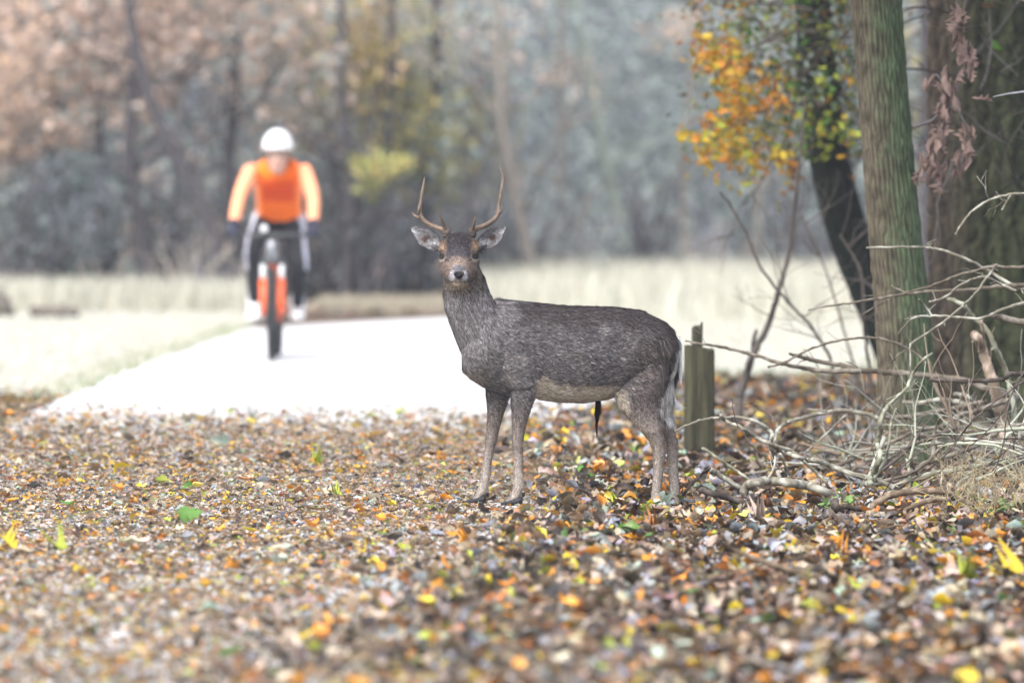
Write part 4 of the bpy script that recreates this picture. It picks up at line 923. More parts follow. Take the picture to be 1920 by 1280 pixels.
# ------------------------------------------------------------------ dead branches: (name, label, group, colour, depth, [(points, r0, r1 in px)])
LI, GY, DK, BR, PW, GN = (.33, .33, .285), (.20, .18, .15), (.085, .070, .062), (.20, .155, .115), (.40, .33, .27), (.30, .32, .25)
BRANCHES = [
 ('pale lichen-crusted branch reaching out level across the oak trunk', LI, 25.6, [([(1624, 464.5), (1692, 463), (1734, 464), (1770, 470), (1816, 488), (1859, 511), (1898, 534), (1960, 556), (2030, 590)], 1.8, 3.8)]),
 ('long dark bare branch sloping down past the oak with a pale fork', GY, 25.3, [([(1515, 580.5), (1582, 570), (1631, 562), (1699, 551), (1765, 545), (1828, 542), (1875, 537), (1922, 535), (2010, 540)], 1.3, 5), ([(1699, 549), (1746, 536), (1793, 518), (1852, 501), (1887, 501), (1920, 501), (1970, 505)], 2, 3.4), ([(1672, 536), (1699, 549)], 1.0, 1.6), ([(1617, 590), (1640, 575), (1666, 562)], 1.4, 1.2)]),
 ('pale arched branch with a dropped tip before the mossy trunk', LI, 25.2, [([(1743, 566.5), (1774, 556), (1800, 535), (1828, 522), (1852, 521), (1880, 534), (1905, 545)], 2, 2.6)]),
 ('pale zigzag branch crossing the lower oak trunk', LI, 25.0, [([(1706, 645), (1734, 627), (1770, 603), (1805, 573.5), (1828, 550), (1852, 518), (1870, 495)], 2, 2.2), ([(1685, 626), (1711, 597), (1748, 592), (1790, 594), (1837, 597), (1875, 582), (1920, 568), (1970, 560)], 1.6, 3.2), ([(1723, 561), (1736, 575), (1748, 592)], 1.3, 1.6), ([(1706, 645), (1708, 690), (1712, 750), (1715, 800), (1717, 832)], 1.7, 1.1)]),
 ('mint green lichen-covered branch sloping into the heap from the mossy trunk', GN, 25.8, [([(1777, 561), (1805, 570), (1823, 593), (1847, 614.5), (1866, 650), (1887, 701), (1900, 760), (1905, 830)], 4, 5.4)]),
 ('snapped bare pale branch stump standing up in the heap', PW, 25.5, [([(1826, 626), (1834, 634), (1843, 660), (1856, 700), (1868, 740), (1880, 790), (1886, 840), (1892, 905)], 7, 15), ([(1840, 600), (1842, 615), (1846, 650)], 3, 3.5)]),
 ('long brownish bough lying level from the deer rump to the heap', GY, 25.9, [([(1286, 639), (1319, 645), (1362, 652), (1419, 667), (1466, 681), (1512, 691), (1550, 696), (1617, 694), (1664, 698), (1711, 701), (1805, 712), (1850, 728), (1910, 745)], 1.9, 7), ([(1496, 667), (1531, 676), (1575, 684), (1617, 694)], 3.6, 5), ([(1481, 663), (1496, 667)], 2.5, 3.6)]),
 ('thin arching twig bowed over the level bough', GY, 25.4, [([(1439, 688), (1475, 677.5), (1509, 659), (1547, 645), (1594, 634.5), (1631, 633), (1664, 638), (1704, 654), (1734, 678), (1746, 701), (1746, 713)], 2.2, 2.2), ([(1664, 692), (1680, 668), (1704, 654)], 1.3, 1.4)]),
 ('dark crooked branch continuing the heap towards the mossy tree', DK, 25.0, [([(1744, 712), (1805, 714), (1875, 712), (1894, 701), (1920, 700), (1990, 690)], 3.6, 5)]),
 ('whitish bent branch arching from the ground past the post', LI, 25.6, [([(1652, 787), (1635, 779), (1607, 772), (1574, 769), (1532, 777), (1493, 786), (1471, 794), (1457, 809), (1452, 827), (1448, 848), (1456, 876), (1463, 897), (1468, 925)], 4, 3.6), ([(1517, 767), (1550, 771)], 3, 2.6), ([(1587, 777), (1549, 814), (1508, 850)], 2.2, 1.6)]),
 ('low arched branch spotted with white lichen behind the hind leg', LI, 24.9, [([(1262, 810), (1296, 794), (1330, 784), (1356, 783), (1381, 781.5), (1409, 787), (1426, 795), (1441, 805), (1448, 816), (1444, 832), (1452, 850)], 1.8, 4.6)]),
 ('long white lichen branch slanting down to the ground behind the deer', LI, 24.4, [([(1352, 777), (1360, 788), (1384, 798), (1396, 805), (1418, 820), (1442, 831), (1465, 844), (1493, 856), (1512, 862), (1532, 863), (1559, 874), (1600, 889), (1650, 903), (1690, 920)], 3, 5.6), ([(1506, 864), (1532, 887), (1549, 904), (1556, 925)], 3.2, 3), ([(1455, 835), (1484, 846), (1497, 857)], 3.4, 4), ([(1462, 850), (1476, 880), (1488, 896)], 2.4, 2)]),
 ('greenish stick leaning down behind the hind hooves', GN, 24.9, [([(1317, 839), (1343, 857), (1371, 876), (1399, 895), (1412, 915)], 3, 3)]),
 ('pale lichen stick lying slanted on the litter right of the hind hooves', LI, 23.9, [([(1332, 880), (1349, 891), (1381, 910), (1414, 931), (1428, 944)], 4.6, 4.6)]),
 ('dark stick leaning up from the hind hooves', DK, 23.7, [([(1274, 945), (1278, 932), (1291, 914), (1311, 893), (1330, 877)], 3.4, 2.6)]),
 ('thick bent log crusted with pale lichen lying on the leaves', LI, 23.7, [([(1392, 925), (1402, 910), (1418, 904), (1446, 901), (1474, 904), (1512, 910), (1540, 919), (1562, 930)], 9, 8)]),
 ('dark rotten stick lying flat before the pale log', DK, 23.4, [([(1312, 918), (1337, 925), (1371, 934), (1405, 945), (1425, 950)], 6, 6), ([(1386, 925), (1409, 940), (1427, 963)], 1.5, 1.3), ([(1409, 940), (1442, 914)], 3, 2.4)]),
 ('hair-thin dark twig hanging diagonally over the pale log', DK, 24.0, [([(1396, 816), (1414, 841), (1441, 861), (1465, 880), (1493, 897), (1540, 910), (1560, 915)], .9, 1.4), ([(1396, 816), (1380, 790), (1372, 745)], .8, .6)]),
 ('faint grey stick lying level behind the white branch', GY, 25.6, [([(1397, 889), (1452, 880), (1502, 869), (1560, 862), (1585, 866)], 2.4, 3)]),
 ('crooked mint-grey branch standing up at the foot of the oak', GN, 24.3, [([(1630, 905), (1635, 892), (1645, 870), (1650, 852), (1645, 830), (1652, 805), (1650, 790), (1662, 765), (1680, 747), (1700, 727), (1712, 700), (1730, 676), (1748, 663)], 6, 2.4), ([(1640, 897), (1660, 860), (1667, 830), (1670, 795), (1680, 765)], 3.4, 1.8)]),
 ('grey branch rising gently to the right before the oak foot', GY, 25.2, [([(1540, 880), (1585, 867), (1612, 852), (1650, 837), (1680, 825), (1712, 810), (1750, 801), (1765, 802), (1787, 820)], 4.5, 2.6), ([(1765, 802), (1795, 780), (1825, 772), (1855, 762), (1890, 750)], 4, 5)]),
 ('straight grey branch lying across the heap above the fork', GY, 25.6, [([(1660, 782), (1700, 781), (1750, 772), (1800, 762), (1850, 752)], 4, 4.4)]),
 ('uppermost grey branch of the heap with a knobbed end', LI, 25.9, [([(1692, 755), (1725, 755), (1762, 749), (1787, 752), (1815, 757), (1860, 765)], 4.2, 5), ([(1790, 738), (1815, 744), (1830, 762)], 4, 5)]),
 ('smooth brown curved branch arching over the leaves in front of the heap', BR, 22.9, [([(1612, 972), (1617, 965), (1635, 950), (1660, 932), (1690, 924), (1725, 920), (1762, 921), (1795, 934), (1825, 946)], 8, 5)]),
 ('forked brown stick under the smooth curved branch', BR, 22.7, [([(1709, 990), (1702, 972), (1697, 957), (1717, 947), (1750, 937), (1780, 936)], 3, 5.2)]),
 ('black rotten root end lying below the smooth curved branch', DK, 22.8, [([(1564, 940), (1567, 950), (1580, 960), (1605, 967), (1628, 968)], 8, 9), ([(1582, 948), (1600, 952), (1630, 956)], 5, 5)]),
 ('thin brown stem arching from the verge up to the mossy tree', DK, 23.6, [([(1640, 950), (1700, 905), (1740, 880), (1775, 850), (1800, 818), (1825, 787), (1862, 755), (1920, 715), (1980, 690)], 1.3, 1.8)]),
 ('thin dark bramble stem bowed level over the heap', DK, 23.8, [([(1650, 935), (1687, 880), (1737, 840), (1775, 830), (1837, 824), (1920, 822), (1990, 826)], 1.2, 1.5)]),
 ('bramble stem hanging down before the snapped stump', DK, 23.9, [([(1925, 690), (1900, 730), (1887, 780), (1882, 830), (1862, 892), (1850, 920)], 1.6, 1.1), ([(1887, 780), (1905, 820), (1930, 850)], 1, .8), ([(1910, 715), (1880, 770), (1850, 810), (1800, 850), (1740, 905)], 1.3, 1)]),
 ('bramble stem rising steeply beside the snapped stump', DK, 23.5, [([(1790, 950), (1830, 890), (1880, 850), (1940, 800)], 1.4, 1.1), ([(1700, 920), (1790, 900), (1870, 865), (1950, 845)], 1.2, 1.2)]),
 ('broken pale sticks end lying deep in the heap', GY, 25.0, [([(1690, 900), (1730, 870), (1790, 850), (1840, 830), (1880, 800)], 4, 5), ([(1750, 860), (1752, 810), (1765, 780)], 4, 2.5)]),
 ('mint lichen stick lying low in the heap', GN, 24.6, [([(1660, 920), (1720, 895), (1790, 880), (1850, 870), (1900, 865)], 5, 5), ([(1705, 925), (1705, 890), (1700, 860)], 4, 2.5)]),
 ('short pale upright stick poking out of the heap', PW, 24.0, [([(1764, 910), (1766, 875), (1764, 838)], 2.2, 1.8)]),
 ('grey stick slanting left across the heap foot', GY, 24.4, [([(1600, 930), (1650, 905), (1700, 890), (1740, 865), (1765, 835)], 4, 3), ([(1690, 840), (1706, 862), (1720, 890)], 3, 2.6)]),
 ('slender white curved twig arching down before the mossy trunk', LI, 25.0, [([(1960, 362), (1920, 363), (1890, 365), (1850, 378), (1818, 400), (1800, 425), (1792, 440)], 2.4, 1.8), ([(1895, 366), (1885, 382), (1879, 393)], 1.8, 1.4)]),
 ('stub of thick grey branch jutting in front of the mossy trunk', GY, 25.4, [([(1862, 592), (1880, 596), (1925, 606), (1990, 620)], 5, 8)]),
 ('blurred brown branch lying out of focus on the foreground leaves', BR, 19.3, [([(1345, 1010), (1375, 1030), (1440, 1055), (1520, 1078), (1595, 1095), (1640, 1096)], 4, 8)]),
 ('long thin brown twig curving over the foreground litter', BR, 20.2, [([(1600, 1080), (1678, 1080), (1756, 1077), (1824, 1071), (1863, 1058), (1885, 1046), (1920, 1041), (1980, 1038)], 3, 4.4)]),
 ('straight brown twig lying flat below the curved branch', BR, 21.9, [([(1575, 1006), (1620, 996), (1655, 990), (1695, 984)], 2.2, 1.8)]),
 ('dark twig slanting between the weeds and the frame edge', DK, 21.6, [([(1868, 1030), (1890, 1010), (1925, 985), (1970, 955)], 2, 2)]),
 ('short dark twig on the leaves between front and hind legs', DK, 23.1, [([(1085, 915), (1100, 924), (1115, 938), (1130, 945)], 2.6, 2)]),
 ('tiny curved twig lying on the path left of the deer', BR, 23.8, [([(330, 918), (370, 913), (400, 903), (425, 892)], 1.2, .9)]),
]
def knobby(m, pts_px, d, r0, r1, col, base, rng, twigs=True):
    k = F / d
    pp = polyline([P(x, y, d + .05 * math.sin(i * 1.7 + x * .05)) for i, (x, y) in enumerate(pts_px)], 7)
    pp = pp + np.array([[rng.gauss(0, .5 / k) for _ in range(3)] for _ in pp])
    n = len(pp); rad = [(r0 + (r1 - r0) * i / (n - 1)) / k * (1.12 if rng.random() < .15 else 1) for i in range(n)]
    m.tube(pp - base, rad, 9, col=tuple(np.array(col)), rng=rng, jit=.12)
    if twigs:
        for _ in range(max(1, n // 9)):
            i = rng.randint(1, n - 2); ln = rng.uniform(4, 26) / k
            if rng.random() < .45:
                limb(m, pp[i] - base, (rng.gauss(-.3, .8), rng.gauss(0, .5), rng.gauss(.2, .8)), ln * 2.2, max(rad[i] * .4, .0016), rng, 1 if ln > .04 else 0, col, .2, 2)
            else:
                m.tube([pp[i] - base, pp[i] - base + np.array((rng.gauss(0, 1), rng.gauss(0, .4), rng.gauss(0, 1))) * 4.5 / k], [rad[i] * .75, rad[i] * .35], 6, col=col)
    return pp
def lichen_mix(m, col, rng_seed):
    """per-vertex wear: bark shows through the crust in patches"""
    V = np.array(m.v); nz = Noise(rng_seed, 16)(V) + .5 * Noise(rng_seed + 1, 50)(V)
    a = sm(-.2, .5, nz)[:, None]; C = np.array(m.c)
    m.c = [tuple(x) for x in (C * (.62 + .5 * a) * (np.array((1, 1, 1)) * a + np.array((.85, .78, .70)) * (1 - a)))]
RB = random.Random(123)
for bi, (lab, col, d, segs) in enumerate(BRANCHES):
    base = P(*segs[0][0][-1], d)
    m = MB(); knobby(m, *[segs[0][0], d, segs[0][1], segs[0][2], col, base, RB]); lichen_mix(m, col, bi * 3)
    if len(segs) == 1 and 'twig' in lab:
        props(m.build('fallen_branch', M_TWIG, None, base, colors=True), lab, 'branch', 'dead branches around the oak')
        continue
    t = thing('fallen_branch', lab, 'branch', base, 'dead branches around the oak')
    m.build('stem', M_TWIG, t, colors=True)
    for s_ in segs[1:]:
        m = MB(); knobby(m, s_[0], d, s_[1], s_[2], col, base, RB); lichen_mix(m, col, bi * 3 + 1); m.build('side_branch', M_TWIG, t, colors=True)
# tangle of fine twigs inside the heap: nobody could count them
m = MB()
for q in range(190):
    px, py = RB.uniform(1560, 1960), RB.uniform(800, 925); d = RB.uniform(24.2, 27.0)
    if px < 1640 and py < 850: continue
    p0 = P(px, py, d)
    limb(m, p0, (RB.gauss(0, 1), RB.gauss(0, .5), RB.gauss(.15, .5)), RB.uniform(.2, .6), RB.uniform(.003, .011), RB, 1, RB.choice([GY, DK, LI, GN, BR]), .15, 2)
for q in range(120):                                     # dry weed stems on the right
    px, py = RB.uniform(1770, 1990), RB.uniform(905, 985); p0 = P(px, py, RB.uniform(22.4, 23.8))
    limb(m, p0, (RB.gauss(0, .5), RB.gauss(0, .4), 1), RB.uniform(.08, .24), RB.uniform(.0015, .003), RB, 1, RB.choice([(.30, .25, .15), (.22, .17, .11), (.34, .31, .20)]), .3, 3)
props(m.build('brushwood', M_TWIG, None, colors=True), 'tangle of fine grey twigs and dry weed stems at the foot of the mossy tree', 'twigs', kind='stuff')

# ------------------------------------------------------------------ bare saplings behind the heap
SAP = [
 ('dark slender sapling stem leaning right behind the deer', 30.6, [([(1385, 745), (1400, 700), (1412, 665), (1440, 610), (1460, 545), (1478, 480), (1488, 400), (1500, 300), (1510, 180)], 8, 2.2), ([(1410, 672), (1413, 640), (1419, 618)], 4, 3.2)]),
 ('thin bent sapling crossing the leaning one behind the post', 29.6, [([(1652, 860), (1612, 800), (1570, 715), (1555, 668), (1520, 610), (1495, 585), (1450, 535), (1420, 490), (1400, 440), (1370, 385), (1350, 360)], 3.6, 2)]),
 ('thin dark upright stem between the meadow and the oak', 30.4, [([(1640, 780), (1632, 700), (1624, 650), (1619, 590), (1616, 520), (1600, 480), (1575, 440)], 3.6, 2)]),
 ('curved thin stem hugging the oak trunk', 30.0, [([(1655, 770), (1652, 690), (1650, 640), (1662, 590), (1640, 545), (1612, 520)], 4, 2.4), ([(1618, 735), (1628, 700), (1630, 690)], 2.6, 2)]),
 ('faint slender stem in the meadow before the oak', 31.6, [([(1610, 720), (1588, 640), (1565, 560), (1545, 500), (1520, 440), (1500, 400)], 2.4, 1.4)]),
]
for lab, d, segs in SAP:
    b = P(*segs[0][0][0], d); b[2] = float(zg(b[0], b[1])); t = thing('sapling', lab, 'sapling', b, 'bare saplings by the meadow')
    m = MB(); pp = knobby(m, segs[0][0], d, segs[0][1], segs[0][2], (.10, .085, .075), b, RB, False)
    m.tube([b - b, pp[0] - b], [segs[0][1] * 1.1 / (F / d)] * 2, 8, col=(.10, .085, .075)); m.build('stem', M_TWIG, t, colors=True)
    for s_ in segs[1:]:
        m = MB(); knobby(m, s_[0], d, s_[1], s_[2], (.10, .085, .075), b, RB, False); m.build('side_stem', M_TWIG, t, colors=True)
    for q in range(5):
        i = RB.randint(len(pp) // 3, len(pp) - 2); m = MB(); limb(m, pp[i] - b, (RB.gauss(0, .8), RB.gauss(0, .4), .6), RB.uniform(.2, .5), .004, RB, 1, (.12, .10, .09), .15, 2); m.build('twig', M_TWIG, t, colors=True)

# ------------------------------------------------------------------ posts
def wood_mat(name, a, b): return mat_noise(name, a, b, 5, .85, .2, .5, 14, stretch=(6, 6, .6))
M_POST = wood_mat('weathered_post', (.022, .021, .014), (.085, .080, .046)); M_POST2 = wood_mat('dark_post', (.03, .029, .02), (.085, .08, .05))
def post(name, lab, px, py, d, hw, hh_px, mat, depth, tops, seed):
    k = F / d; b = P(px, py, d); b[2] = float(zg(b[0], b[1])) - .03; r = random.Random(seed); m = MB(); V = []; n = 20; rings = 26
    H = P(px, py - hh_px, d)[2] - b[2]
    for i in range(rings):
        z = H * i / (rings - 1)
        for j in range(n):
            th = 2 * math.pi * j / n; c, s = math.cos(th), math.sin(th); e = .55
            x = math.copysign(abs(c) ** e, c) * hw / k; y = math.copysign(abs(s) ** e, s) * depth
            groove = 1 - .05 * abs(math.sin(th * 5 + .3 * math.sin(z * 4))) - .02 * r.random()
            zz = z
            if i >= rings - 2: zz = H + tops * (x / (hw / k)) * .5 + r.uniform(-.012, .008)
            V.append((x * groove * (1 - .04 * z), y * groove, zz))
    V.append((0, 0, H - .012))
    Fs = [(i * n + j, i * n + (j + 1) % n, (i + 1) * n + (j + 1) % n, (i + 1) * n + j) for i in range(rings - 1) for j in range(n)] + [(len(V) - 1, (rings - 1) * n + j, (rings - 1) * n + (j + 1) % n) for j in range(n)]
    m.add(V, Fs); o = m.build(name, mat, None, b, smooth=False)
    return props(o, lab, 'post')
post('wooden_post', 'thick weathered wooden post behind the white deer tail', 1311, 852, 27.6, 30, 200, M_POST, .07, -.02, 1)
post('wooden_stake', 'narrow taller olive stake standing behind the thick post', 1307, 842, 27.95, 11, 232, M_POST2, .028, .03, 2)

# ------------------------------------------------------------------ small plants
M_SEED = mat_noise('seedling_green', (.10, .22, .05), (.24, .36, .12), 30, .5, .3, transl=.3)
sv_, sf_ = leaf_shape(*OVAL, (.4, .3, .2)); SEED = np_mesh('leaf', sv_ * (1, 1.5, 1), sf_); SEED.materials.append(M_SEED)
def seedling(px, py, d, lab, h, n, grp=None):
    b = P(px, py, d); b[2] = float(zg(b[0], b[1])); t = thing('seedling', lab, 'plant', b, grp); r = random.Random(int(px))
    for i in range(n):
        m = MB(); tp = np.array((r.gauss(0, .4) * h, r.gauss(0, .25) * h, h * r.uniform(.6, 1.05)))
        pp = polyline([(0, 0, 0), tp * (.35, .35, .5), tp], 4); m.tube(pp, list(np.linspace(.004, .0018, len(pp))), 5, col=(.20, .27, .10)); st = m.build('stem', M_TWIG, t, colors=True)
        for q in range(4):
            o = link('leaf', SEED, None, st); s_ = r.uniform(.02, .038); o.scale = (s_,) * 3; o.location = tuple(tp * r.uniform(.75, 1.02) + (r.gauss(0, .012), r.gauss(0, .012), r.gauss(0, .008))); o.rotation_euler = (r.gauss(.5, .5), r.gauss(0, .5), r.uniform(0, 6.28))
seedling(1572, 945, 23.0, 'bright green seedling with round leaves beside the black root end', .13, 6)
seedling(1215, 962, 23.2, 'small green seedling growing at the hind hooves', .06, 5)
seedling(1880, 945, 22.8, 'sparse green seedling among the dry weed stems', .12, 6)
seedling(1345, 968, 22.9, 'tiny green seedling on the verge right of the hind hooves', .05, 4)

# ------------------------------------------------------------------ the wood behind
RW = random.Random(99); NW = np.random.default_rng(99)
SAL, RUS, BRN, OLV, YEL, LIM, GRG, DGR, GPU, MIN_, ORG = (.72, .56, .48), (.62, .45, .34), (.50, .43, .38), (.40, .37, .18), (.60, .47, .17), (.48, .50, .18), (.38, .43, .41), (.17, .21, .21), (.31, .32, .37), (.48, .55, .52), (.70, .50, .34)  # distance haze is partly painted into the paler, cooler leaf tones
def blob(px, py, rx, ry, d, depth, n, pal, size):
    u = NW.normal(size=(n, 3)); u /= np.linalg.norm(u, axis=1)[:, None]; u *= NW.random((n, 1)) ** .45
    lump = Noise(int(abs(px) + abs(py)), .9)
    pos = np.array([P(px + a * rx, py - c * ry, d + b * depth) for a, b, c in u])
    keep = lump(pos) > -.55
    pos = pos[keep]; pos = pos[pos[:, 2] > .05]; n = len(pos)
    cc = np.array(pal)[NW.integers(0, len(pal), n)] * NW.uniform(.6, 1.25, (n, 1))
    tone = 1 + .35 * Noise(int(abs(px)) + 7, .55)(pos)[:, None]
    return pos, NW.uniform(size * .7, size * 1.3, n), cc * np.clip(tone, .5, 1.5)
def far_tree(name, label, px, d, trunk, tr_px, tcol, blobs, group=None, nlimb=8):
    b = P(px, 500, d); b[2] = float(zg(b[0], b[1]))
    t = thing(name, label, 'tree' if 'tree' in name else 'shrub', b, group)
    k = F / d; m = MB()
    pts = [P(x, y, d) for x, y in trunk]
    if pts[0][2] > .3 or name != 'x':
        pts[0][2] = min(pts[0][2], 0.0)
    pp = polyline(pts, 5); rad = [max(tr_px * (1 - .55 * i / len(pp)), 2) / k for i in range(len(pp))]; rad[0] *= 1.3
    m.tube(pp - b, rad, 9, col=tcol, rng=RW, jit=.1); m.build('trunk', M_BARK_BG, t, colors=True)
    m = MB()
    for q in range(nlimb):
        i = RW.randint(len(pp) // 4, len(pp) - 1)
        limb(m, pp[i] - b, (RW.gauss(0, 1), RW.gauss(0, .7), RW.uniform(.2, 1.2)), RW.uniform(.7, 1.8), RW.uniform(.014, .035), RW, 1, tcol, .14, 3, n=5)
    if nlimb: m.build('branch', M_BARK_BG, t, colors=True)['kind'] = 'stuff'
    if blobs:
        A_ = [blob(*q) for q in blobs]; pos = np.concatenate([a[0] for a in A_]); sz = np.concatenate([a[1] for a in A_]); cc = np.concatenate([a[2] for a in A_]); n = len(pos)
        litter('crown', None, pos - b, sz, NW.uniform(0, 6.28, n), NW.normal(0, .8, n), NW.normal(0, .8, n), cc, M_FOL, t, TPL_FAR)
    return t
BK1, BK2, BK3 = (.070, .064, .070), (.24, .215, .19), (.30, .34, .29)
UP = -700
FT = [
 ('leaning_tree', 'dark trunk leaning left behind the cyclist with pinkish brown leaves', 432, 57.2, [(432, 580), (400, 450), (350, 330), (300, 230), (250, 60), (200, -300)], 15, BK1, [(330, -60, 130, 230, 58.5, 1.6, 1500, [SAL, RUS, BRN], .11)]),
 ('tree', 'dark upright trunk directly behind the cyclist shoulder', 455, 58.6, [(450, 575), (440, 430), (430, 300), (440, 100), (430, UP)], 16, BK1, [(470, 60, 120, 190, 59, 1.5, 1300, [SAL, BRN, GRG, RUS], .11)]),
 ('tree', 'dark double trunk in the shade left of the cyclist', 270, 58.2, [(282, 560), (262, 420), (240, 300), (250, 100), (240, UP)], 17, BK1, [(250, 60, 130, 190, 59, 1.5, 1500, [SAL, SAL, RUS, BRN], .11)]),
 ('tree', 'shaded trunk wrapped in grey-green foliage at the meadow edge', 195, 59.0, [(200, 550), (192, 340), (180, 100), (190, UP)], 12, BK1, [(150, 400, 110, 130, 58.4, 1.2, 700, [DGR, DGR, GPU], .10), (120, 130, 130, 170, 59.5, 1.5, 1300, [SAL, BRN, GRG], .11)]),
 ('tree', 'bushy tree with salmon brown leaves over the dry meadow', 95, 59.4, [(100, 545), (95, 330), (110, 100), (90, UP)], 14, BK1, [(60, 110, 150, 210, 59.5, 1.6, 1700, [SAL, SAL, ORG, RUS], .11), (40, 420, 90, 110, 59, 1.2, 600, [DGR, GRG], .10)]),
 ('tree', 'outermost rusty brown tree beyond the two logs', -60, 59.6, [(-50, 545), (-60, 300), (-50, UP)], 14, BK1, [(-60, 150, 140, 260, 59.5, 1.6, 1500, [RUS, SAL, BRN], .11)]),
 ('tree', 'slim dark tree with brown leaves right of the cyclist', 650, 58.4, [(648, 565), (655, 430), (660, 330), (640, 100), (650, UP)], 12, BK1, [(590, 110, 110, 190, 59.5, 1.5, 1300, [BRN, SAL, OLV, GRG], .11)]),
 ('tree', 'tree with golden yellow upper leaves between cyclist and deer', 735, 59.0, [(735, 565), (722, 340), (735, 100), (720, UP)], 12, BK1, [(690, 100, 80, 120, 59.5, 1.2, 800, [YEL, OLV, ORG, BRN], .11), (730, 230, 110, 130, 60, 1.4, 900, [OLV, OLV, DGR, YEL], .11)]),
 ('tree', 'olive leaved tree behind the antlers', 805, 60.0, [(800, 560), (800, 300), (820, 100), (810, UP)], 13, BK1, [(800, 260, 110, 150, 60.5, 1.4, 1100, [OLV, OLV, GRG, DGR], .11), (770, 60, 120, 150, 60.5, 1.4, 1000, [BRN, OLV, GRG], .11)]),
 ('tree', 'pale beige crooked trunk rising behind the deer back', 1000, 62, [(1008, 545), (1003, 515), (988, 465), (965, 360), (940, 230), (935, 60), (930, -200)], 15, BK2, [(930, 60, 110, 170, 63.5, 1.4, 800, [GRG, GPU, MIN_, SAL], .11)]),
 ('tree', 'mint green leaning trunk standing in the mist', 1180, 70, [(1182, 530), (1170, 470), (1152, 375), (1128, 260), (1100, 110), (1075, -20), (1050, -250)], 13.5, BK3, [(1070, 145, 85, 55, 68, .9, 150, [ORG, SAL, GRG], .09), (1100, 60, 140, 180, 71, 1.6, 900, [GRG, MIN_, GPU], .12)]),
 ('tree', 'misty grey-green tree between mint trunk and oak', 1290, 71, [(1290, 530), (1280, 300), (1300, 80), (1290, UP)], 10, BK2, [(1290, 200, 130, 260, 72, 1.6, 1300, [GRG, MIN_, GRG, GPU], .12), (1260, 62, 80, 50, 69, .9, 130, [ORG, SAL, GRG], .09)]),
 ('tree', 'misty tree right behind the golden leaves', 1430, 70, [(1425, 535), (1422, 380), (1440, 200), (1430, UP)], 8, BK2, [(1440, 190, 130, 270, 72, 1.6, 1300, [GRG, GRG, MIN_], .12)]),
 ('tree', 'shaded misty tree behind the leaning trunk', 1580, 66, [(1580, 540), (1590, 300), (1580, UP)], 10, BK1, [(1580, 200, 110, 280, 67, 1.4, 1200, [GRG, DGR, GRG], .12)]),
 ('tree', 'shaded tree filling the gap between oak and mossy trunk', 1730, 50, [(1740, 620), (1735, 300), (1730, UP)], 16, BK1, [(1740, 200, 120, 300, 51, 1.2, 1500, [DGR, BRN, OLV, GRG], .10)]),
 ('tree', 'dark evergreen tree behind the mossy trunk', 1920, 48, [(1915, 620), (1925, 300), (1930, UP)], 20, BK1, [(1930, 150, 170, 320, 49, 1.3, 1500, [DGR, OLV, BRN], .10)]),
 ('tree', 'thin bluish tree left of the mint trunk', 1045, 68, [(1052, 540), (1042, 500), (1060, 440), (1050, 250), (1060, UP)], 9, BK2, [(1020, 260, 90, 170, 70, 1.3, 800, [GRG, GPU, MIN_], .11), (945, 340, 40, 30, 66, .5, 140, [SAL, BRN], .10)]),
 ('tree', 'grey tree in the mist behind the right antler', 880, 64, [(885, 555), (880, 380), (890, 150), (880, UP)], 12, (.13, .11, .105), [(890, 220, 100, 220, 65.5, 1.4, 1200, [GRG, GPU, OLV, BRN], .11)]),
]
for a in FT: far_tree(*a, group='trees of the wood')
for lab, px, d, c_, w_, h_, pal, tc in [
 ('grey-green shrub at the foot of the wood beside the logs', 30, 58.0, 430, 110, 110, [DGR, DGR, GPU], BK1), ('dark shrub between meadow and leaning trunk', 330, 58.6, 430, 90, 120, [DGR, GPU], BK1),
 ('pale twiggy shrub left of the bicycle wheel', 392, 56.8, 520, 40, 60, [GPU], BK2), ('dark shrub behind the cyclist legs', 560, 59.4, 440, 90, 120, [DGR, GPU, BRN], BK1),
 ('twiggy dark shrub between bicycle and deer', 690, 58.6, 450, 90, 110, [DGR, GPU], BK1), ('purplish shrub behind the deer neck', 780, 60, 450, 80, 110, [GPU, DGR], BK1),
 ('purplish grey shrub behind the deer shoulders', 930, 62.5, 460, 90, 90, [GPU, DGR, GPU], BK1), ('hazy shrub right of the pale beige trunk', 1080, 67, 450, 90, 90, [GPU, GRG], BK2),
 ('hazy grey shrub behind the rump', 1220, 68, 470, 90, 80, [GPU, GRG, DGR], BK1), ('forked pale shrub above the tall grass by the saplings', 1338, 66, 480, 50, 70, [GPU], BK2),
 ('dark hazy shrub behind the saplings', 1500, 67, 440, 110, 110, [GPU, DGR, GPU], BK1), ('green shrub under the salmon brown tree', 140, 60.4, 330, 120, 120, [DGR, GRG, BRN], BK1), ('brown shrub under the olive tree', 640, 60.8, 330, 120, 110, [BRN, GRG, DGR], BK1)]:
    base_y = YH + CH * F / d
    t = far_tree('shrub', lab, px, d, [(px, base_y), (px + RW.uniform(-20, 20), c_), (px + RW.uniform(-50, 50), c_ - h_)], 7, tc, [(px, c_, w_, h_, d + .3, .9, int(w_ * 4), pal, .08)], 'shrubs at the foot of the wood', 0)
    m = MB(); b = np.array(t.location)
    for q in range(16):
        limb(m, (RW.gauss(0, .18), RW.gauss(0, .2), 0), (RW.gauss(0, .35), RW.gauss(0, .3), 1), RW.uniform(.3, .75) * (1 if tc == BK2 else 2.4), RW.uniform(.012, .03), RW, 1, tuple(np.array(tc) * RW.uniform(.8, 1.8)), .10, 4, n=5)
    m.build('stem', M_BARK_BG, t, colors=True)
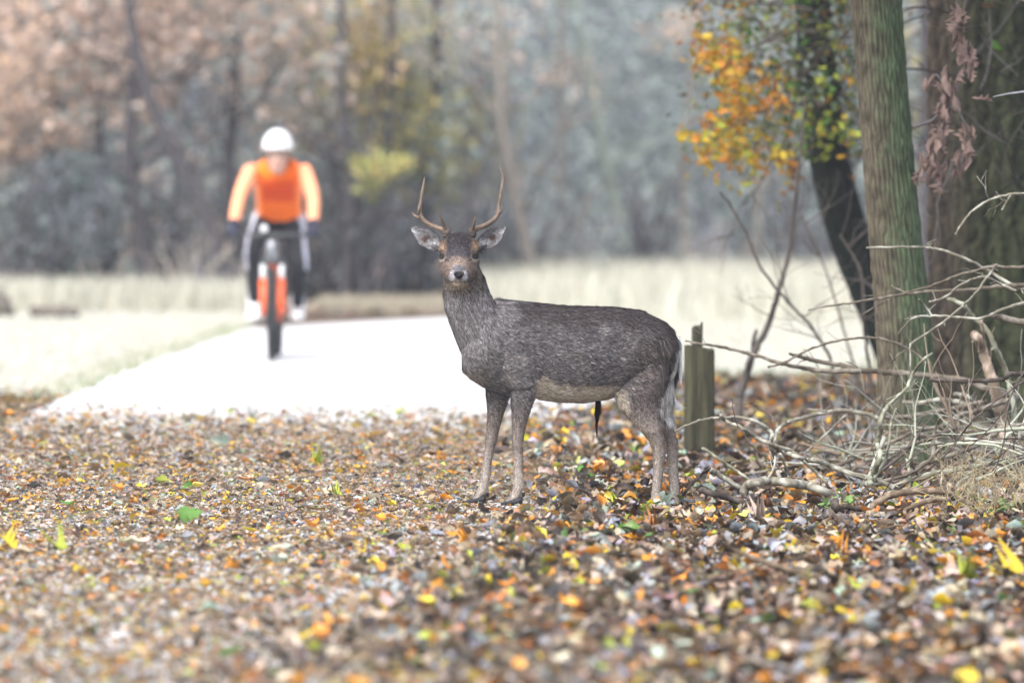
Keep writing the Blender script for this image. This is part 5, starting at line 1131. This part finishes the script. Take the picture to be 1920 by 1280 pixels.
# bright sprig of yellow-green leaves
t = far_tree('shrub', 'small bright yellow-green sprig between cyclist and antlers', 715, 57.6, [(735, 560), (728, 430), (715, 330), (700, 295)], 4, BK1, [(712, 304, 72, 32, 57.4, .6, 130, [LIM, LIM, YEL], .09), (690, 330, 40, 60, 57.8, .4, 120, [OLV, LIM], .09)], None, 3)
# far mass of the wood
def far_mass(name, lab, n, x0, x1, y0, y1, h0, h1, pal, size, seed):
    r = np.random.default_rng(seed); pos = np.stack([r.uniform(x0, x1, n), r.uniform(y0, y1, n), h0 + (h1 - h0) * r.random(n)], 1)
    cc = np.array(pal)[r.integers(0, len(pal), n)] * r.uniform(.6, 1.2, (n, 1))
    return litter(name, lab, pos, r.uniform(size * .7, size * 1.3, n), r.uniform(0, 6.28, n), r.normal(0, .8, n), r.normal(0, .8, n), cc, M_FOL, None, TPL_FAR)
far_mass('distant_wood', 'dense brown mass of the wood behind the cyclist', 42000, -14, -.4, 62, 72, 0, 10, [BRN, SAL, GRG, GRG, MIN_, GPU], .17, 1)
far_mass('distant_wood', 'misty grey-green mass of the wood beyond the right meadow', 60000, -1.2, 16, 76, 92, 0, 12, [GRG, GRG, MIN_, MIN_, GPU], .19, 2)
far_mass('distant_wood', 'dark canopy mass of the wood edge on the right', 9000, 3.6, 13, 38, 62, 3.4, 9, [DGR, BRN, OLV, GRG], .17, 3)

# ------------------------------------------------------------------ logs in the meadow
M_LOG = mat_noise('old_log', (.07, .06, .045), (.20, .175, .155), 9, .9, .2, .5, 25, stretch=(.5, 3, 3))
def log(px, py, d, ln, r, lab, ang):
    b = P(px, py, d); b[2] = r * .75; m = MB(); pts = [np.array((-ln / 2 + ln * i / 8, .02 * math.sin(i), .015 * math.sin(i * 1.7))) for i in range(9)]
    t = thing('log', lab, 'log', b); t.rotation_euler = (0, 0, ang)
    m.tube(pts, [r * (1 + .08 * math.sin(i * 2.3)) for i in range(9)], 16, rng=RW, jit=.07); m.build('bark', M_LOG, t)
    m = MB(); m.tube([(ln * .2, 0, r * .6), (ln * .24, -.05, r * 1.5)], [r * .3, r * .2], 8); m.build('knot_stub', M_LOG, t)
    for s_ in (-1, 1):
        m = MB(); m.tube([(s_ * ln * .499, 0, 0), (s_ * ln * .508, 0, 0)], [r * .9, r * .86], 16); m.build('cut_end', MATS['weathered_post'], t)
log(102, 584, 52.4, .42, .06, 'short grey log lying in the dry meadow', .1)
log(-14, 575, 52.8, .30, .12, 'thick dark log end at the edge of the dry meadow', .3)

# ------------------------------------------------------------------ bicycle and rider
DC = 40.7
def make_cyclist():
    base = P(510, 678, DC); base[2] = .006
    M_OR = mat_noise('orange_frame', (.78, .115, .03), (.84, .14, .04), 6, .3, .5); M_BK = mat_noise('black_rubber', (.014, .014, .015), (.03, .03, .032), 30, .7, .3)
    M_GRY = mat_noise('grey_alloy', (.22, .23, .25), (.30, .31, .33), 20, .35, .5, metallic=.6); M_WH = mat_noise('white_paint', (.70, .72, .74), (.80, .81, .82), 12, .35, .5)
    M_DK = mat_noise('black_alloy', (.03, .032, .036), (.06, .062, .068), 20, .4, .5)
    bike = thing('bicycle', 'orange mountain bicycle with wide fork ridden towards the camera on the pale path', 'bicycle', base)
    def torus(R_, r_, n=40, k=10, flat=1.0):
        V = []; Fs = []
        for i in range(n):
            a = 2 * math.pi * i / n
            for j in range(k):
                b = 2 * math.pi * j / k; rr = R_ + r_ * math.cos(b)
                V.append((r_ * flat * math.sin(b), rr * math.sin(a), rr * math.cos(a)))
        for i in range(n):
            for j in range(k): Fs.append((i * k + j, i * k + (j + 1) % k, ((i + 1) % n) * k + (j + 1) % k, ((i + 1) % n) * k + j))
        return V, Fs
    WR = .335; spoke_me = MB().tube([(.02, 0, .02), (0, 0, WR - .045)], [.0012, .0012], 5).mesh('spoke')
    spoke_me.materials.append(M_GRY)
    tyre_me = np_mesh('tyre', *[np.array(x) for x in torus(WR - .026, .026)]); tyre_me.materials.append(M_BK)
    rim_me = np_mesh('rim', *[np.array(x) for x in torus(WR - .055, .012, flat=1.2)]); rim_me.materials.append(M_DK)
    hub_me = MB().tube([(-.05, 0, 0), (-.03, 0, 0), (.03, 0, 0), (.05, 0, 0)], [.012, .022, .022, .012], 14).mesh('hub'); hub_me.materials.append(M_DK)
    for y in (0, 1.09):
        w_ = bpy.data.objects.new('wheel', None); COL.objects.link(w_); w_.parent = bike; w_.location = (0, y, WR)
        link('tyre', tyre_me, None, w_); link('rim', rim_me, None, w_); link('hub', hub_me, None, w_)
        for i in range(20):
            s_ = link('spoke', spoke_me, None, w_); s_.rotation_euler = (2 * math.pi * i / 20, 0, 0); s_.scale = (1 if i % 2 else -1, 1, 1)
    # fork
    fk = bpy.data.objects.new('fork', None); COL.objects.link(fk); fk.parent = bike
    for s_ in (-1, 1):
        MB().tube([(s_ * .062, -.01, .325), (s_ * .064, .0, .42), (s_ * .066, .04, .58)], [.018, .026, .027], 14).build('fork_leg', M_OR, fk)
        MB().tube([(s_ * .066, .04, .575), (s_ * .066, .07, .69)], [.019, .019], 12).build('stanchion', M_WH, fk)
    MB().tube([(-.082, .07, .70), (-.04, .072, .715), (.04, .072, .715), (.082, .07, .70)], [.024, .028, .028, .024], 12).build('crown', M_DK, fk)
    # frame
    fr = MB()
    fr.tube([(0, .075, .72), (0, .11, .86)], [.026, .026], 14); fr.tube([(0, .10, .82), (0, .78, .72)], [.020, .018], 12); fr.tube([(0, .085, .75), (0, .66, .30)], [.028, .026], 12)
    fr.tube([(0, .66, .29), (0, .84, .80)], [.018, .017], 12)
    for s_ in (-1, 1):
        fr.tube([(s_ * .03, .67, .30), (s_ * .065, 1.09, WR)], [.012, .010], 8); fr.tube([(s_ * .02, .79, .70), (s_ * .06, 1.09, WR)], [.010, .009], 8)
    fr.tube([(-.045, .66, .29), (.045, .66, .29)], [.022, .022], 12)
    fr.build('frame', M_OR, bike)
    MB().tube([(0, .11, .86), (0, .115, .885), (0, .06, .90)], [.022, .022, .018], 12).build('stem', M_GRY, bike)
    MB().tube([(-.34, .10, .905), (-.2, .075, .905), (-.06, .05, .90), (.06, .05, .90), (.2, .075, .905), (.34, .10, .905)], [.011, .011, .015, .015, .011, .011], 10).build('handlebar', M_DK, bike)
    for s_ in (-1, 1):
        MB().tube([(s_ * .22, .08, .905), (s_ * .345, .101, .905)], [.0165, .0165], 10).build('grip', M_BK, bike)
        MB().tube([(s_ * .205, .07, .90), (s_ * .22, .03, .89), (s_ * .31, .03, .88)], [.010, .007, .006], 8).build('brake_lever', M_DK, bike)
    lp = MB(); lp.tube([(-.055, .02, .945), (-.055, -.02, .945)], [.026, .030], 16); lo = lp.build('lamp', M_GRY, bike)
    MB().tube([(-.055, -.02, .945), (-.055, -.026, .945)], [.026, .022], 16).build('lens', M_WH, lo)
    pl = MB(); pl.box((0, .045, .78), (.045, .012, .075)); pl.tube([(0, .045, .70), (0, .02, .86)], [.03, .035], 10); pl.build('front_bag', M_GRY, bike)
    MB().tube([(0, .84, .80), (0, .87, .90)], [.014, .014], 10).build('seat_post', M_DK, bike)
    sd_ = MB(); sd_.loft([((0, .74, .915), (.02, 0, 0), (0, 0, .015)), ((0, .82, .925), (.035, 0, 0), (0, 0, .02)), ((0, .92, .93), (.07, 0, 0), (0, 0, .025)), ((0, 1.0, .935), (.06, 0, 0), (0, 0, .02))], 16); sd_.build('saddle', M_BK, bike)
    MB().tube([(-.07, .66, .29), (-.07, .50, .275)], [.013, .011], 8).build('crank', M_DK, bike); MB().tube([(.07, .66, .29), (.07, .82, .275)], [.013, .011], 8).build('crank', M_DK, bike)
    ch = MB(); v, f = torus(.085, .006, 30, 6); ch.add([(x + .045, y + .66, z + .29) for x, y, z in v], f); ch.build('chainring', M_DK, bike)
    for s_, y in ((-1, .50), (1, .82)):
        m = MB(); m.box((s_ * .125, y, .265), (.05, .045, .009)); m.build('pedal', M_DK, bike, smooth=False)
    # ---- rider
    rd = thing('person', 'cyclist in orange jersey, black tights with white stripes and white helmet riding towards the deer', 'person', base)
    def lim(m, pts, rad, g=0.0, n=16, flat=None):
        m.tube(polyline(pts, 4), list(np.interp(np.linspace(0, len(rad) - 1, (len(rad) - 1) * 4 + 1), range(len(rad)), np.array(rad) + g)), n)
    SH = {-1: (-.172, .46, 1.345), 1: (.215, .46, 1.345)}; EL = {-1: (-.252, .33, 1.15), 1: (.285, .33, 1.155)}; WRs = {-1: (-.284, .17, .965), 1: (.292, .17, .965)}
    HIP = {-1: (-.085, .88, .985), 1: (.115, .88, .985)}; KN = {-1: (-.155, .46, .80), 1: (.175, .60, .67)}; AN = {-1: (-.150, .57, .37), 1: (.150, .90, .36)}
    def torso(m, g):
        st = []
        for x, y, z, hw, hd in ((.02, .92, .94, .14, .10), (.02, .87, 1.0, .17, .125), (.02, .78, 1.11, .16, .12), (.022, .66, 1.24, .175, .125), (.024, .55, 1.33, .18, .125), (.025, .49, 1.385, .155, .10), (.026, .44, 1.425, .09, .07)):
            d = np.array((0, .72, .70)); st.append(((x, y, z), (hw + g, 0, 0), tuple(d * (hd + g))))
        m.loft(st, 28)
    def arm(m, s_, g): lim(m, [SH[s_], tuple((np.array(SH[s_]) + EL[s_]) / 2 + (s_ * .008, 0, 0)), EL[s_], tuple((np.array(EL[s_]) * .6 + np.array(WRs[s_]) * .4)), WRs[s_]], [.058, .050, .042, .041, .031], g); m.ball(SH[s_], .060 + g, 10)
    def leg(m, s_, g):
        h, k_, a = (np.array(q[s_]) for q in (HIP, KN, AN)); lim(m, [h, h * .6 + k_ * .4, k_, k_ * .65 + a * .35 + (0, .025, 0), a], [.100, .085, .060, .058, .036], g); m.ball(h, .105 + g, 10)
    HC_ = np.array((.027, .36, 1.475))
    def head(m):
        m.loft([(HC_ + (0, -.030, -.135), (.030, 0, 0), (0, .035, 0)), (HC_ + (0, -.025, -.115), (.052, 0, 0), (0, .062, 0)), (HC_ + (0, -.012, -.07), (.066, 0, 0), (0, .085, 0)), (HC_ + (0, 0, -.02), (.074, 0, 0), (0, .098, 0)), (HC_ + (0, .005, .03), (.077, 0, 0), (0, .10, 0)), (HC_ + (0, .008, .08), (.066, 0, 0), (0, .085, 0)), (HC_ + (0, .008, .105), (.03, 0, 0), (0, .04, 0))], 24)
        m.loft([(HC_ + (0, -.098, -.02), (.008, 0, 0), (0, .010, 0)), (HC_ + (0, -.106, -.045), (.013, 0, 0), (0, .016, 0)), (HC_ + (0, -.098, -.06), (.015, 0, 0), (0, .012, 0))], 10)
        for s_ in (-1, 1): m.ball(HC_ + (s_ * .077, .012, -.02), (.010, .018, .030), 8)
        lim(m, [HC_ + (0, .03, -.08), HC_ + (0, .10, -.13)], [.055, .06])
    def hand(m, s_, g):
        w = np.array(WRs[s_]); p0 = w + (0, -.035, -.035)
        lim(m, [w, p0, p0 + (0, -.02, -.008)], [.030, .036, .032], g)
        for q in range(4):                                   # four fingers closed round the grip, thumb below it
            x = p0[0] + s_ * (-.03 + .02 * q); ln = (.95, 1.05, 1.0, .82)[q]
            lim(m, [(x, p0[1] - .005, p0[2] + .008), (x, p0[1] - .04 * ln, p0[2] + .006), (x, p0[1] - .058 * ln, p0[2] - .025), (x, p0[1] - .038 * ln, p0[2] - .050)], [.011, .0105, .0095, .0085], g * .5, 8)
        lim(m, [(p0[0] - s_ * .03, p0[1] + .01, p0[2] - .005), (p0[0] - s_ * .055, p0[1] - .02, p0[2] - .02), (p0[0] - s_ * .05, p0[1] - .04, p0[2] - .042)], [.013, .012, .0095], g * .5, 8)
    SKINC = (.50, .30, .235)
    M_SK = mat_attr('rider_skin', .55, .35)
    mb = MB(); torso(mb, -.012); head(mb)
    for s_ in (-1, 1): arm(mb, s_, -.008); leg(mb, s_, -.008); hand(mb, s_, -.003); a = np.array(AN[s_]); lim(mb, [a, a + (0, -.06, -.06), a + (0, -.17, -.075)], [.036, .040, .030])
    V, N, Q = remeshed(mb, .0075, 2)
    C = np.tile(SKINC, (len(V), 1)); z = V[:, 2] - HC_[2]; x = V[:, 0] - HC_[0]; fr_ = V[:, 1] < HC_[1] - .03
    def sp(cx, cz, rx, rz): return (1 - sm(.7, 1.2, np.sqrt(((x - cx) / rx) ** 2 + ((z - cz) / rz) ** 2))) * fr_
    for cx, cz, rx, rz, cc in ((0, -.085, .024, .006, (.35, .12, .11)), (-.03, .012, .016, .004, (.12, .08, .06)), (.03, .012, .016, .004, (.12, .08, .06))):
        m_ = sp(cx, cz, rx, rz)[:, None]; C = C * (1 - m_) + np.array(cc) * m_
    body = link('body', np_mesh('body', V, Q, C), M_SK, rd)
    for s_ in (-1, 1):
        e = MB(); e.ball(HC_ + (s_ * .031, -.083, -.008), (.012, .010, .0085), 8); e.build('eye', M_DK, rd)
    M_CL = mat_attr('sportswear', .75, .2, 0, .06, 60)
    mb = MB(); torso(mb, .006)
    for s_ in (-1, 1): arm(mb, s_, .005)
    mb.tube([HC_ + (0, .05, -.105), HC_ + (0, .09, -.13)], [.062, .075], 16)
    V, N, Q = remeshed(mb, .009, 3); C = np.tile((.80, .16, .02), (len(V), 1))
    sl = sm(.125, .185, np.abs(V[:, 0] - .025))[:, None]; C = C * (1 - sl) + np.array((.86, .36, .20)) * sl  # sleeves paler: their sunlit highlight is painted into the jersey colour
    bd = (sm(1.10, 1.17, V[:, 2]) * (1 - sm(1.26, 1.32, V[:, 2])) * (1 - sm(.10, .14, np.abs(V[:, 0] - .025))))[:, None]; C = C * (1 - bd * .8) + np.array((.50, .045, .01)) * bd * .8
    yl = (sm(1.28, 1.33, V[:, 2]) * (1 - sm(.0, .12, np.abs(V[:, 0] + .05))))[:, None] * .5; C = C * (1 - yl) + np.array((.85, .30, .02)) * yl
    keep = V[Q].mean(1)[:, 2] > .99 - .0
    link('jersey', np_mesh('jersey', V, Q[keep], C), M_CL, rd)
    mb = MB()
    for s_ in (-1, 1): leg(mb, s_, .002)
    mb.loft([((.02, .93, .93), (.15, 0, 0), (0, .08, .08)), ((.02, .87, .99), (.175, 0, 0), (0, .095, .095)), ((.02, .80, 1.07), (.163, 0, 0), (0, .09, .09))], 24)
    V, N, Q = remeshed(mb, .009, 3); C = np.tile((.022, .023, .028), (len(V), 1))
    for s_ in (-1, 1):
        h, k_, a = (np.array(q[s_]) for q in (HIP, KN, AN)); ax = np.where(V[:, 1] > 0, 0, 0)
        st = .8 * sm(.62, .75, N[:, 0] * s_ + .2 * N[:, 2]) * (1 - sm(.9, .97, N[:, 0] * s_)) * (V[:, 2] > .72) * ((V[:, 0] - .02) * s_ > .05) * (N[:, 1] < .1)
        C = C * (1 - st[:, None]) + np.array((.62, .62, .70)) * st[:, None]
        s2 = sm(.6, .75, N[:, 0] * s_) * (V[:, 2] > .64) * (V[:, 2] <= .80) * ((V[:, 0] - .02) * s_ > .05) * (N[:, 1] < .05)
        C = C * (1 - s2[:, None]) + np.array((.5, .5, .6)) * s2[:, None]
    link('tights', np_mesh('tights', V, Q, C), M_CL, rd)
    for s_ in (-1, 1):
        mb = MB(); hand(mb, s_, .003); mb.tube([WRs[s_], np.array(WRs[s_]) * .85 + np.array(EL[s_]) * .15], [.038, .042], 14); V, N, Q = remeshed(mb, .005, 1); link('glove', np_mesh('glove', V, Q, np.tile((.03, .032, .05), (len(V), 1))), M_CL, rd)
        a = np.array(AN[s_]); mb = MB(); mb.tube([a + (0, .02, .10), a + (0, .01, .03), a + (0, 0, -.02)], [.056, .056, .052], 14)
        mb.loft([(a + (0, .065, -.055), (.036, 0, 0), (0, 0, .036)), (a + (0, .03, -.045), (.050, 0, 0), (0, 0, .052)), (a + (0, -.05, -.052), (.053, 0, 0), (0, 0, .045)), (a + (0, -.13, -.064), (.054, 0, 0), (0, 0, .034)), (a + (0, -.19, -.074), (.032, 0, 0), (0, 0, .018))], 16)
        V, N, Q = remeshed(mb, .007, 2); C = np.tile((.80, .81, .83), (len(V), 1)); so = V[:, 2] < a[2] - .088; C[so] = (.03, .03, .03)
        link('shoe', np_mesh('shoe', V, Q, C), M_CL, rd)
    # helmet with vents
    hm_ = MB(); n, kk = 28, 12; V = []; Fs = []
    for i in range(kk + 1):
        ph_ = (math.pi / 2) * i / kk * 1.04
        for j in range(n):
            th = 2 * math.pi * j / n; rr = math.sin(ph_) if i else .001
            vent = 1 - .045 * (abs(math.sin(th * 2.5 + .4)) > .8) * (.25 < i / kk < .85)
            V.append(HC_ + np.array((.114 * rr * vent * math.cos(th), .142 * rr * vent * math.sin(th) + .012, .055 + .142 * math.cos(ph_) * vent - .012)))
    for i in range(kk):
        for j in range(n): Fs.append((i * n + j, (i + 1) * n + j, (i + 1) * n + (j + 1) % n, i * n + (j + 1) % n))
    b_ = len(V)
    for j in range(n): V.append(HC_ + np.array((.088 * math.cos(2 * math.pi * j / n), .115 * math.sin(2 * math.pi * j / n) + .012, .036)))
    for j in range(n): Fs.append((kk * n + j, b_ + j, b_ + (j + 1) % n, kk * n + (j + 1) % n))
    hm_.add(V, Fs); h_ = hm_.build('helmet', M_WH, rd)
    for s_ in (-1, 1): MB().tube([HC_ + (s_ * .088, .0, .05), HC_ + (s_ * .082, -.01, -.06), HC_ + (s_ * .03, -.03, -.138)], [.005, .005, .005], 6).build('strap', M_BK, h_)
    gl = MB()
    for s_ in (-1, 1): gl.loft([(HC_ + (s_ * .034, -.092, .012), (.028, 0, 0), (0, .004, 0)), (HC_ + (s_ * .034, -.096, -.006), (.030, 0, 0), (0, .004, 0)), (HC_ + (s_ * .034, -.092, -.022), (.020, 0, 0), (0, .004, 0))], 12)
    gl.tube([HC_ + (-.078, .02, .0), HC_ + (-.06, -.075, .008), HC_ + (0, -.10, .008), HC_ + (.06, -.075, .008), HC_ + (.078, .02, .0)], [.003] * 5, 6)
    gl.build('glasses', mat_noise('tinted_lens', (.20, .15, .13), (.24, .18, .15), 10, .15, .5), rd)
make_cyclist()

# ------------------------------------------------------------------ haze
hz = MB(); hz.box((0, 77, 7), (94, 97, 8.4)); hzo = hz.build('haze', None, None, smooth=False)
hm = bpy.data.materials.new('haze'); hm.use_nodes = True; ht = hm.node_tree; ht.nodes.clear()
pv = ht.nodes.new('ShaderNodeVolumePrincipled'); pv.inputs['Color'].default_value = (.80, .90, 1, 1); pv.inputs['Density'].default_value = 0.0010; pv.inputs['Anisotropy'].default_value = 0.2
ho = ht.nodes.new('ShaderNodeOutputMaterial'); ht.links.new(pv.outputs[0], ho.inputs['Volume'])
hzo.data.materials.append(hm); props(hzo, 'pale mist hanging in the air of the clearing', 'mist', kind='stuff')
